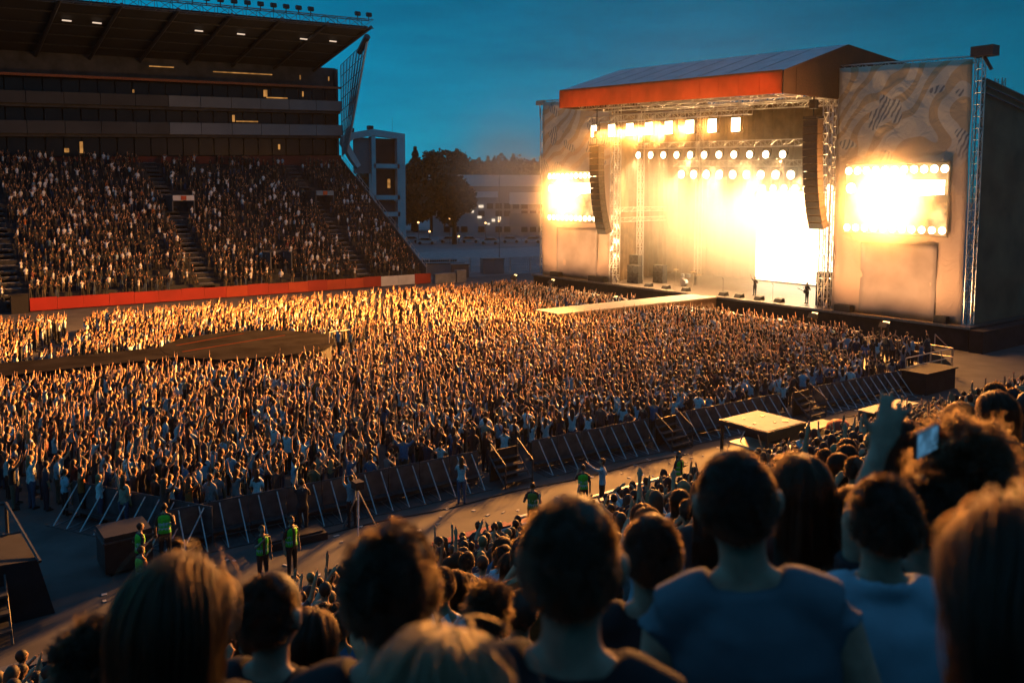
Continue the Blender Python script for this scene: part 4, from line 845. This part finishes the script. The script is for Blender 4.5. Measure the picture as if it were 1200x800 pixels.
pl = np.stack([RNG.uniform(47, 51.8, 26), RNG.uniform(25.8, 30.6, 26), np.full(26, .58)], 1); PP = np.concatenate([PP, pl]); DP = np.concatenate([DP, in_view(pl)[3]])
def terrace_points():
    out = []
    for i in range(1, 23):
        y = 18.2 - .8 * i - .4; z = row_z(i)
        x = .2 + RNG.uniform(0, .3)
        while x < 58:
            if RNG.random() < (.94 if x * .592 + y * .806 > 7 else .33): out.append((x, y + RNG.uniform(-.12, .12), z))
            x += RNG.uniform(.46, .66)
    return np.array(out)
TP = terrace_points(); hx = TP + np.array((0, 0, 1.6)); v, px, py, dk_ = in_view(hx, 130, 160); TP = TP[v & (dk_ > 3.6)]; DT = in_view(TP + np.array((0, 0, 1.6)))[3]
# ---- the nearest ones in sight become persons of their own, the rest the two masses
NP_, NT_ = len(PP), len(TP); ALL = np.concatenate([PP, TP]); DD = np.concatenate([DP, DT]); is_t = np.arange(NP_ + NT_) >= NP_
n = len(ALL); var = np.where(is_t, RNG.choice(len(PROTO), n, p=CALM), RNG.choice(len(PROTO), n, p=UPW))
cl_ = is_t & (DD < 11); down_ = np.array([i for i, p in enumerate(PROTO) if p[0] in ('arms down', 'hands held before the chest', 'hands clapping')]); var[cl_] = RNG.choice(down_, cl_.sum())
nearb = (~is_t) & (ALL[:, 1] < 29.5) & (RNG.random(n) < .55); var[nearb] = RNG.choice(len(PROTO), nearb.sum(), p=CALM)
yaw = np.arctan2(53 - ALL[:, 1], 64 - ALL[:, 0]) + RNG.normal(0, .28, n); sc = RNG.normal(1.0, .06, n).clip(.84, 1.13); pal_, si, hi = palettes(n, RNG)
hv, hpx, hpy, _ = in_view(ALL + np.array((0, 0, 1.6)), -6, -10)
order = np.argsort(DD); order = order[hv[order]][:900]; seen = []; boxes = []
for k in order:                                        # a head counts as seen when no nearer body covers it
    s_ = 1000 / DD[k]; x, y = hpx[k], hpy[k]
    if not any(a < x < b and y > t for a, b, t in boxes): seen.append(k)
    boxes.append((x - .2 * s_, x + .2 * s_, y + .12 * s_))
NEAR_HAIR = []; PICK = np.array(seen[:252]); rest = np.ones(n, bool); rest[PICK] = False
for k in PICK:
    nm, fem, lods = PROTO[var[k]]; V, T, R = lods[0] if DD[k] < 30 else lods[1 if DD[k] > 40 else 0]
    o = bpy.data.objects.new('person', mesh_from('person', V, T, pal_[k][R])); COL.objects.link(o); o.location = ALL[k]; o.rotation_euler.z = yaw[k]; o.scale = (sc[k],) * 3
    if DD[k] < 12: NEAR_HAIR.append((o, 'long' if fem else 'short', HAIRS[hi[k]][0]))
    hn = HAIRS[hi[k]][0] + (' long-haired' if fem else ' short-haired'); where = 'on the terrace' if is_t[k] else ('on the raised platform' if ALL[k, 2] > .3 else 'at the barrier' if ALL[k, 1] < yb(ALL[k, 0]) + 2.1 else 'in the crowd behind the barriers')
    tag(o, f'{hn} person in {SHIRTS[si[k]][0]} top, {nm}, {where}', 'person', 'spectators on the stepped terrace' if is_t[k] else 'people standing in the crowd behind the barriers')
for sel, nm, lab in ((rest & ~is_t, 'pitch_crowd', 'dense standing crowd with raised arms filling the pitch'), (rest & is_t, 'terrace_crowd', 'rows of spectators on the stepped terrace')):
    d = DD[sel]; lod = np.where(d < 24, 0, np.where(d < 62, 1, 2)); mass(nm, ALL[sel], yaw[sel], sc[sel], var[sel], lod, pal_[sel], lab, 'crowd')
# far stand spectators
q = []
for i in range(NR - 1):
    y = 91.6 + .83 * i + .45; z = 1.0 + .5 * i; x = -2.
    while x < 53.4:
        if RNG.random() < .84 - .3 * (math.sin(x * .8 + i) * math.sin(i * .9 + x * .3) > .45) and not any(abs(x - a) < 1.0 for a in (9.5, 27.5, 46.0)) and not (i > 21 and RNG.random() < .3) and not any(abs(x - a) < 1.6 and abs(z - zz - .4) < 1.5 for a, zz in ((28.4, 9.4), (46.6, 10))): q.append((x, y, z))
        x += RNG.uniform(.48, .66)
FP = np.array(q); FP = FP[in_view(FP, 80)[0]]; n = len(FP); fp_, _, _ = palettes(n, RNG); rr_ = RNG.random(n); fp_[rr_ < .72, SHIRT] = (.012, .014, .02); fp_[rr_ > .84, SHIRT] = (.7, .74, .78)
mass('stand_crowd', FP, np.full(n, -math.pi / 2) + RNG.normal(.5, .4, n), RNG.normal(.93, .05, n), RNG.choice(len(PROTO), n, p=CALM), np.full(n, 2), fp_, 'spectators packed in the rows of the far grandstand', 'crowd')

# ---- hair strands
def strands(name, head, col, length, m_, n=3800, style='short', radius=.0011, seed=0):
    r = np.random.default_rng(seed); g = (1 + 5 ** .5) / 2; i = np.arange(n * 2); zz = 1 - 2 * (i + .5) / (n * 2); th = 2 * np.pi * i / g
    D = np.stack([np.sqrt(1 - zz ** 2) * np.cos(th), np.sqrt(1 - zz ** 2) * np.sin(th), zz], 1) + r.normal(0, .02, (n * 2, 3)); D /= np.linalg.norm(D, axis=1)[:, None]
    c = np.array((0., 0, 1.63)); rad = np.array((.1, .081, .102)); P0 = c + D * rad
    keep = ((P0[:, 0] < .055 - np.maximum(0, 1.63 - P0[:, 2]) * .9) & (P0[:, 2] > (1.565 + .25 * np.abs(P0[:, 1]) if style == 'short' else 1.56))) | (P0[:, 2] > 1.675)
    P0 = P0[keep]; D = D[keep]; n = len(P0); K = {'short': 4, 'long': 14, 'curl': 12}[style]; P_ = np.zeros((n, K, 3)); P_[:, 0] = P0; L_ = length * r.uniform(.7, 1.15, n)
    down = np.where(P0[:, 0:1] > -.03, np.array([(-.9, 0, -.45)]), np.array([(-.25, 0, -1.)])); cl = (np.sin(D[:, 1] * 17 + seed) + np.sin(D[:, 2] * 13 + D[:, 0] * 11)) * .5
    cc = r.normal(0, 1, (170, 3)); cc /= np.linalg.norm(cc, axis=1)[:, None]; ci = np.argmax(D @ cc.T, 1); cdir = r.normal(0, 1, (170, 3)) * .42; L_ = L_ * r.uniform(.6, 1.5, 170)[ci]
    if style == 'curl': L_ = L_ * (.75 + .45 * np.abs(np.sin(D[:, 0] * 9 + 1) * np.sin(D[:, 1] * 11) + .6 * np.sin(D[:, 2] * 13 + D[:, 1] * 7))); ax = r.normal(0, 1, (n, 3)); ph = r.uniform(0, 6.28, n)
    for k in range(1, K):
        p = P_[:, k - 1]; st = L_ / (K - 1)
        nv = (p - c) / rad ** 2; nv /= np.linalg.norm(nv, axis=1)[:, None]
        if style == 'short': d = nv * .55 + np.array((.25, 0, -.15)) * (D[:, 2:3] > .3) + (D[:, 2:3] <= .3) * np.array((-.1, 0, -.75)) + cdir[ci] + r.normal(0, .22, (n, 3))
        elif style == 'long':
            wf = np.clip((p[:, 0:1] + .09) / .12, 0, 1); dn = wf * (np.array([(-.9, 0, -.45)]) + D * np.array((0, .7, 0))) + (1 - wf) * np.array([(-.2, 0, -1.)]); t = dn - nv * (nv * dn).sum(1)[:, None]; below = (p[:, 2] < 1.60)[:, None]; d = np.where(below, np.array((-.03, 0, -1.)) - (p - c) * np.array((0, .35, 0)), t + nv * .03) + r.normal(0, .035, (n, 3)) + D * (cl * .06)[:, None] + cdir[ci] * .10
        else:
            a = np.cross(nv, ax); a /= np.linalg.norm(a, axis=1)[:, None]; b = np.cross(nv, a); w = ph + k * 1.5; d = nv * .75 + (a * np.cos(w)[:, None] + b * np.sin(w)[:, None]) * .9 + r.normal(0, .15, (n, 3))
        d /= np.linalg.norm(d, axis=1)[:, None]; P_[:, k] = p + d * st[:, None]
        if style == 'long':                             # stay outside the neck and back
            q_ = P_[:, k]; low = q_[:, 2] < 1.5; q_[low, 0] = np.minimum(q_[low, 0], np.maximum(P_[low, k - 1, 0] - .02, -.02 - .10 * np.clip((1.5 - q_[low, 2]) / .12, 0, 1)))
    hc = bpy.data.hair_curves.new(name); hc.add_curves([K] * n); P_[:, :, 2] += NECK; hc.points.foreach_set('position', P_.astype(np.float32).ravel()); ra = hc.attributes.get('radius') or hc.attributes.new('radius', 'FLOAT', 'POINT')
    rr = np.tile(np.linspace(1, .35, K), n) * radius; ra.data.foreach_set('value', rr.astype(np.float32)); hc.materials.append(m_)
    o = bpy.data.objects.new(name, hc); COL.objects.link(o); return o
def hair_mat(name, col, rough=.35):
    if name in MATS: return MATS[name]
    m_ = bpy.data.materials.new(name); m_.use_nodes = True; t = m_.node_tree; t.nodes.clear(); h = N(t, 'ShaderNodeBsdfHairPrincipled'); h.parametrization = 'COLOR'; h.inputs['Color'].default_value = col + (1,); h.inputs['Roughness'].default_value = rough; h.inputs['Radial Roughness'].default_value = .45
    h.inputs['Random Roughness'].default_value = .3
    t.links.new(h.outputs[0], N(t, 'ShaderNodeOutputMaterial').inputs[0]); MATS[name] = m_; return m_
def hair_mix(name, col, glow, f):                       # mostly opaque strands that let some light through at the rim
    m_ = hair_mat(name, glow); t = m_.node_tree; h = [n_ for n_ in t.nodes if n_.type == 'BSDF_HAIR_PRINCIPLED'][0]; o_ = [n_ for n_ in t.nodes if n_.type == 'OUTPUT_MATERIAL'][0]
    b = N(t, 'ShaderNodeBsdfPrincipled'); b.inputs['Base Color'].default_value = col + (1,); b.inputs['Roughness'].default_value = .5; b.inputs['Specular IOR Level'].default_value = .2; mx = N(t, 'ShaderNodeMixShader'); mx.inputs[0].default_value = f
    t.links.new(b.outputs[0], mx.inputs[1]); t.links.new(h.outputs[0], mx.inputs[2]); t.links.new(mx.outputs[0], o_.inputs[0]); return m_
HM = {'dark': hair_mix('hair_dark', (.007, .005, .004), (.10, .038, .010), .22), 'brown': hair_mix('hair_brown', (.011, .007, .005), (.12, .045, .012), .26), 'fair': hair_mix('hair_fair', (.09, .055, .028), (.40, .20, .065), .45), 'curl': hair_mix('hair_curl', (.008, .005, .004), (.17, .06, .016), .35)}
HC = {'dark': (.016, .011, .008), 'brown': (.05, .028, .016), 'fair': (.20, .13, .055), 'curl': (.02, .012, .008)}
HDATA = {}
for k_, (o, st_, hc_) in enumerate(NEAR_HAIR):
    if (st_, hc_) not in HDATA: h = strands('hair', None, None, .3 if st_ == 'long' else .016, HM[hc_], 2200 if st_ == 'long' else 1700, st_, .0019, 5 + k_); HDATA[st_, hc_] = h.data; COL.objects.unlink(h); bpy.data.objects.remove(h)
    h = bpy.data.objects.new('hair', HDATA[st_, hc_]); COL.objects.link(h); h.parent = o
def fabric(name, col):
    return mat('fabric_' + name, col, .85, var=.12, scale=9, bump=.35, bscale=9)
def fingers(H_, d, lat, nrm, curl=.25, spread=.16):
    out = []; L_ = [.072, .082, .076, .06]
    for k in range(4):
        a = (k - 1.5) * spread; b0 = H_ + d * .095 + lat * (k - 1.5) * .021; dd = d * math.cos(a) + lat * math.sin(a); p1 = b0 + dd * L_[k] * .5; p2 = p1 + (dd * math.cos(curl) + nrm * math.sin(curl)) * L_[k] * .5
        out.append(tube([b0 - dd * .02, p1, p2], [.0095, .009, .0075], SKIN, n=8, step=.012))
    b0 = H_ + d * .03 - lat * .03; t1 = b0 + (d * .55 - lat * .7) * .05; t2 = t1 + (d * .85 - lat * .35) * .035; out.append(tube([b0, t1, t2], [.013, .0105, .0085], SKIN, n=8, step=.012)); return out
def custom_arm(S, E_, H_, sleeve_r, th=1.):
    S, E_, H_ = (np.array(q, float) for q in (S, E_, H_)); d = (H_ - E_) / np.linalg.norm(H_ - E_); lat = np.array((0, 1., 0)) - d * d[1]; lat /= np.linalg.norm(lat); nrm = np.cross(d, lat)
    return [tube([S, E_], [.055 * th, .042 * th], SKIN), tube([E_, H_], [.042 * th, .028 * th], SKIN), tube([H_ - d * .02, H_ + d * .05, H_ + d * .105], [(.028, .022), (.044, .018), (.042, .014)], SKIN, lat=lat)] + fingers(H_, d, lat, nrm)
def fore_person(pos, s, yaw_, style, hcol, top, topcol, label, arms=('down', 'down'), sleeve=.5, female=False, lean=.03, hlen=.014, turn=0., skin=(.45, .27, .18), extra=None, n=3800, tank=False, lift=None, roll=0., collar=False):
    if lift:                                            # left elbow and wrist given in the world
        Mi = Matrix.Rotation(-yaw_, 3, 'Z'); l0 = Vector(pos) - Matrix.Rotation(yaw_, 3, 'Z') @ Vector((.012 * s, 0, (1.615 + NECK) * s)); S_ = Vector((lean * .45, .178 * (.92 if female else 1.), 1.385))
        e_, h_ = (Mi @ (Vector(q) - l0) / s for q in lift); ARM['custom'] = (tuple(e_ - S_), tuple(h_ - e_)); d_ = np.array(h_ - e_); d_ /= np.linalg.norm(d_); la_ = np.array((0, 1., 0)) - d_ * d_[1]; la_ /= np.linalg.norm(la_); arms = ('custom', arms[1]); extra = fingers(np.array(h_), d_, -la_, -np.cross(d_, la_), .12, .17)
    parts = prims(arms[0], arms[1], 0, sleeve, lean, female, 0)
    if extra: parts += extra
    V, T, R = fuse(parts, .0095, (15000,), 4)[0]; pl_ = np.array([skin, HC[hcol], skin, (.03, .035, .05), (.03, .03, .03)])
    o = bpy.data.objects.new('person', mesh_from('person', V, T, pl_[R])); COL.objects.link(o); o.scale = (s,) * 3; o.rotation_euler.z = yaw_
    off = Matrix.Rotation(yaw_, 3, 'Z') @ Vector((.012 * s, 0, (1.615 + NECK) * s)); o.location = Vector(pos) - off
    if roll: q_ = Vector(pos); o.matrix_world = Matrix.Translation(q_) @ Matrix.Rotation(roll, 4, CAMF) @ Matrix.Translation(-q_) @ (Matrix.Translation(o.location) @ Matrix.Rotation(yaw_, 4, 'Z') @ Matrix.Scale(s, 4))
    tag(o, label, 'person', 'spectators on the stepped terrace')
    w = .92 if female else 1.; g = .012; lx = lambda z: lean * max(0, z - .95)
    tz = [(.80, .178, .125), (.97, .176, .124), (1.08, .155, .112), (1.2, .168, .122), (1.32, .19, .126), (1.395, .175, .106)] + [(1.43, .135, .092), (1.46, .092, .078), (1.478, .078, .072)]
    sp_ = [tube([(lx(z), 0, z) for z, a, b in tz], [(a * w, b) for z, a, b in tz], SHIRT, n=24)]
    for sd, a in ((1, arms[0]), (-1, arms[1])):
        sp_.append(tube([(lx(1.43) - .008, sd * .055 * w, 1.462), (lx(1.43) - .01, sd * .09 * w, 1.448), (lx(1.4), sd * (.165 if not tank else .162) * w, 1.405)], [.056, .064, .068 if not tank else .06], SHIRT))
        if not tank and a in ARM:
            e, h = ARM[a]; S = np.array((lx(1.4), sd * .178 * w, 1.385)); E_ = S + np.array((e[0], sd * e[1], e[2])); sp_.append(tube([S, S * (1 - sleeve) + E_ * sleeve], [.07, .064], SHIRT)); sp_.append(ball(S + np.array((0, -sd * .022, -.002)), (.068, .062, .066), SHIRT))
    if collar: q_ = np.linspace(0, 2 * np.pi, 15); sp_.append(tube([(lx(1.47) + .074 * math.cos(a) - .004, .07 * math.sin(a), 1.478 - .018 * math.cos(a)) for a in q_], [(.026, .012)] * 15, SHIRT, lat=(0, 0, 1), n=8, step=.02))
    V, T, R = fuse(sp_, .011, (9000,), 5)[0]
    for k_, p in enumerate(V):                          # folds of the cloth
        a_ = noise.noise(Vector((p[0] * 7 + pos[0] * 9, p[1] * 7 + p[2] * 5, p[2] * 9 - p[1] * 6))) * .009 + noise.noise(Vector((p[0] * 16, p[1] * 15 - p[2] * 12, p[2] * 20 + pos[1] * 9))) * .004; d_ = np.array((p[0] - lx(p[2]), p[1] * .5, 0)); V[k_] = p + d_ / (np.linalg.norm(d_) + 1e-6) * (a_ + .009)
    c = bpy.data.objects.new('top', mesh_from('top', V, T, np.tile(np.array(topcol), (len(T), 1)), fabric(top, topcol))); COL.objects.link(c); c.parent = o
    h = strands('hair', None, None, hlen, HM[hcol], n, style, .0012 if style != 'long' else .0013, seed=len(MATS) + int(pos[0] * 100)); h.parent = o
    return o
ST_Y = math.radians(43)
BLK = (.012, .012, .014)
FG = [
 ((.46, 1.78, 10.13), 1.0, .1, 'long', 'brown', 'black_a', BLK, 'person with long brown hair behind the short-haired man in black, seen from behind', dict(female=True, hlen=.42, n=6500)),
 ((.78, 2.17, 9.87), .95, -.1, 'short', 'dark', 'black_b', BLK, 'short-haired person in a dark top beside the long brown-haired one', {}),
 ((.73, 1.38, 10.26), 1.0, .15, 'short', 'dark', 'black_c', BLK, 'person with dark cropped hair standing before the fair-haired woman', dict(hlen=.02)),
 ((.62, 1.02, 10.25), .95, .1, 'long', 'fair', 'pale_a', (.3, .38, .42), 'fair long-haired person catching orange light on the hair', dict(female=True, hlen=.42, n=7000)),
 ((.91, 1.07, 10.37), 1.0, 0, 'short', 'brown', 'black_d', BLK, 'man in a black T-shirt with short brown hair and lit ear', dict(hlen=.012)),
 ((1.62, 1.57, 10.03), .93, .05, 'short', 'dark', 'black_e', BLK, 'man with round cropped head and black T-shirt beside the grey tank top', dict(hlen=.012)),
 ((1.46, 1.16, 10.33), 1.0, 0, 'short', 'dark', 'grey_tank', (.10, .135, .16), 'man in a grey blue sleeveless top with bare arms and cropped hair', dict(hlen=.010, sleeve=.02, roll=-.12)),
 ((2.38, 1.63, 10.04), .95, .0, 'long', 'brown', 'wine', (.13, .03, .02), 'woman with brown hair in a wine red top between the tank top and the phone', dict(female=True, hlen=.24, n=5000)),
 ((1.94, 1.10, 10.20), .92, .05, 'short', 'dark', 'pale_blue', (.32, .44, .52), 'man in a pale blue collared shirt with dark hair', dict(hlen=.022, collar=True)),
 ((2.52, 1.18, 10.19), .95, 0, 'curl', 'curl', 'dark_a', (.02, .02, .03), 'person with a big round head of curly hair lit orange', dict(hlen=.085, n=6000)),
 ((1.06, .41, 10.53), 1.0, .1, 'long', 'dark', 'check', (.05, .06, .08), 'dark long-haired person at the side of the pale blue shirt', dict(female=True, hlen=.45, n=6500)),
 ((2.43, 1.47, 9.97), .92, .1, 'short', 'brown', 'rust', (.17, .055, .025), 'person in a rust brown top holding up a phone', dict(lift=((2.36, 1.68, 9.68), (2.57, 1.70, 9.84)), hlen=.02)),
 ((3.8, 1.62, 9.85), 1.0, 0, 'short', 'dark', 'sky', (.22, .42, .6), 'person in a sky blue top beside the curly head', {}),
 ((.38, 2.33, 9.79), .95, .1, 'short', 'dark', 'black_f', BLK, 'dark-haired person in front of a raised camera', dict(hlen=.035)),
 ((1.97, 2.85, 9.25), .93, 0, 'short', 'brown', 'denim', (.08, .16, .24), 'brown-haired person in a denim blue top between two dark heads', dict(hlen=.05)),
 ((2.28, 1.16, 10.12), .92, -.1, 'short', 'dark', 'dark_b', (.02, .018, .02), 'dark-haired person with one hand stretched up beside the curly head', dict(lift=((2.15, 1.30, 10.10), (2.21, 1.27, 10.30)), hlen=.024)),
]
for i, (pos, s, dy, style, hcol, top, tcol, lab, kw) in enumerate(FG): fore_person(pos, s, ST_Y + dy, style, hcol, top, tcol, lab, **kw)
# ---- phones held up
def phone(p, yaw_, tilt, label, lit, rollx=0.):
    R = Matrix.Rotation(yaw_, 3, 'Z') @ Matrix.Rotation(tilt, 3, 'Y'); t = empty('phone', p, label, 'phone'); MB().box(p, (.009, .155, .075), rot=R).build('body', PHONE, t); MB().box(Vector(p) + R @ Vector((-.0055, 0, 0)), (.002, .145, .068), rot=R).build('screen', lit, t)
phone((2.36, 1.22, 10.30), ST_Y + .95, 0, 'phone with a bright blue screen held up before the curly head', emit('phone_blue', (.12, .35, .6), .5, .6, 30))
phone((2.61, 1.67, 9.94), ST_Y, .2, 'phone with a dim screen held above the rust brown top', emit('phone_dim', (.06, .12, .2), .35, .6, 30))
# ---- staff in the lane and musicians
def figure(x, y, z, yaw_, arms, shirt, pants, hair, label, fem=0, vest=None, lean=0., s=1., sleeve=.5, group=None):
    parts = prims(arms[0], arms[1], .3 if fem else 0, sleeve, lean, bool(fem), 0); V, T, R = fuse(parts, .018, (3500,), 2)[0]
    o = bpy.data.objects.new('person', mesh_from('person', V, T, np.array([(.45, .27, .18), hair, shirt, pants, (.03, .03, .03)])[R])); COL.objects.link(o); o.location = (x, y, z); o.rotation_euler.z = yaw_; o.scale = (s,) * 3; tag(o, label, 'person', group)
    if vest:
        tz = [(.92, .182, .13), (1.08, .165, .12), (1.2, .172, .126), (1.32, .19, .128), (1.40, .17, .108), (1.44, .10, .085)]; w = .94 if fem else 1
        vp = [tube([(lean * max(0, q - .95), 0, q) for q, a, b in tz], [(a * w, b) for q, a, b in tz], SHIRT, n=20)]
        V, T, R = fuse(vp, .018, (1500,), 2)[0]; C = V[T].mean(1); colr = np.tile(np.array(vest), (len(T), 1)); strip = (np.abs(C[:, 2] - 1.06) < .03) | (np.abs(C[:, 2] - 1.2) < .03); colr[strip] = (.6, .62, .6)
        opn = (C[:, 0] > .07) & (np.abs(C[:, 1]) < .045); colr[opn] = shirt
        c = bpy.data.objects.new('vest', mesh_from('vest', V, T, colr)); COL.objects.link(c); c.parent = o
    return o
HV = (.10, .62, .03); DK = (.016, .018, .024); JN = (.07, .13, .22); HB = (.02, .014, .01)
SG_ = 'security staff in the lane'
figure(6.25, 26.0, 0, 1.2, ('down', 'bent'), DK, DK, HB, 'steward in a green vest leaning on the crowd barrier', 0, HV, .12, 1.05, group=SG_)
figure(5.35, 25.1, 0, .2, ('bent', 'bent'), DK, DK, HB, 'steward in a green vest beside the barrier corner', 0, HV, .05, group=SG_)
figure(5.0, 23.4, 0, .4, ('phone', 'bent'), (.3, .08, .03), DK, HB, 'steward in an orange jacket and green banded vest', 0, (.32, .5, .06), .02, group=SG_)
figure(8.1, 22.9, 0, -1.5, ('down', 'clap'), DK, DK, HB, 'steward in a green vest facing the terrace with hands joined', 0, HV, 0, group=SG_)
figure(8.95, 22.9, 0, -1.3, ('down', 'down'), DK, DK, HB, 'tall steward in a green vest standing with arms down', 0, HV, 0, 1.04, group=SG_)
figure(16.4, 21.2, 0, .8, ('bent', 'bent'), DK, DK, HB, 'steward in a dark jacket with green back panel near the red boards', 0, (.05, .22, .03), 0, group=SG_)
figure(18.9, 21.6, 0, 1.0, ('phone', 'down'), DK, DK, HB, 'steward in a green vest talking to the man in a white shirt', 0, HV, .05, group=SG_)
figure(19.7, 21.5, 0, 2.2, ('reach', 'bent'), (.50, .60, .66), DK, HB, 'man in a white shirt pointing across the lane', 0, None, 0, 1.06, 1.)
figure(22.7, 20.7, 0, -1.6, ('bent', 'down'), DK, DK, (.03, .015, .01), 'long-haired steward in a green vest facing the terrace', 1, HV, 0, group=SG_)
figure(16.1, 24.95, 0, 1.0, ('phone', 'phone'), (.66, .68, .68), JN, (.09, .045, .02), 'woman in a white top and blue jeans standing by the barrier', 1, None, .02, .98)
figure(10.4, 25.6, 0, 1.3, ('highphone', 'phone'), DK, DK, HB, 'photographer in dark clothes leaning over the barrier', 0, None, .1, 1.06)
figure(12.0, 25.3, 0, 1.4, ('highphone', 'highphone'), (.25, .33, .38), DK, HB, 'camera operator in a pale shirt behind a tripod at the barrier', 0, None, .1)
figure(63.4, 43.6, DZ, 3.0, ('bent', 'bent'), DK, DK, HB, 'guitarist in black standing at the near side of the stage', 0, None, 0, 1.04)
figure(64.5, 49.9, DZ, 3.2, ('bent', 'wide'), DK, DK, HB, 'singer standing in the glare of the stage', 0, None, 0)
figure(64.0, 66.0, DZ, 2.9, ('bent', 'bent'), DK, DK, HB, 'musician in black beside the golden drape', 0, None, 0)
figure(67.2, 59.5, DZ, 3.1, ('bent', 'wide'), DK, DK, HB, 'drummer behind the drum kit', 0, None, 0, .85)
gt = empty('guitar', (63.15, 43.6, DZ), 'dark electric guitar held by the musician in black', 'guitar'); MB().box((63.12, 43.55, DZ + 1.02), (.05, .4, .3), rot=Matrix.Rotation(.3, 3, 'X')).build('body', BLACKM, gt); MB().bar((63.12, 43.7, DZ + 1.06), (63.1, 44.35, DZ + 1.28), .025).build('neck', BARK, gt)
tp = empty('tripod', (12.1, 25.0, 0), 'metal camera tripod standing at the barrier', 'tripod')
for a in (0, 2.1, 4.2): MB().bar((12.1, 25.0, 1.3), (12.1 + .6 * math.cos(a), 25.0 + .6 * math.sin(a), 0), .025).build('leg', ALU, tp)
MB().box((12.1, 25.05, 1.5), (.3, .35, .25)).bar((12.1, 25.2, 1.5), (12.1, 25.45, 1.52), .07, 10).build('camera_body', BLACKM, tp)

# ================================================================== HAZE
HZ = bpy.data.materials.new('haze_air'); HZ.use_nodes = True; t = HZ.node_tree; t.nodes.clear(); pv = N(t, 'ShaderNodeVolumePrincipled'); pv.inputs['Density'].default_value = .00005; pv.inputs['Color'].default_value = (.95, .95, .95, 1); pv.inputs['Anisotropy'].default_value = .7
t.links.new(pv.outputs[0], N(t, 'ShaderNodeOutputMaterial').inputs['Volume'])
tag(MB().span(-25, 260, -12, 270, -1.2, 37).build('haze', HZ), 'thin smoky air over the whole arena', 'haze', kind='stuff')
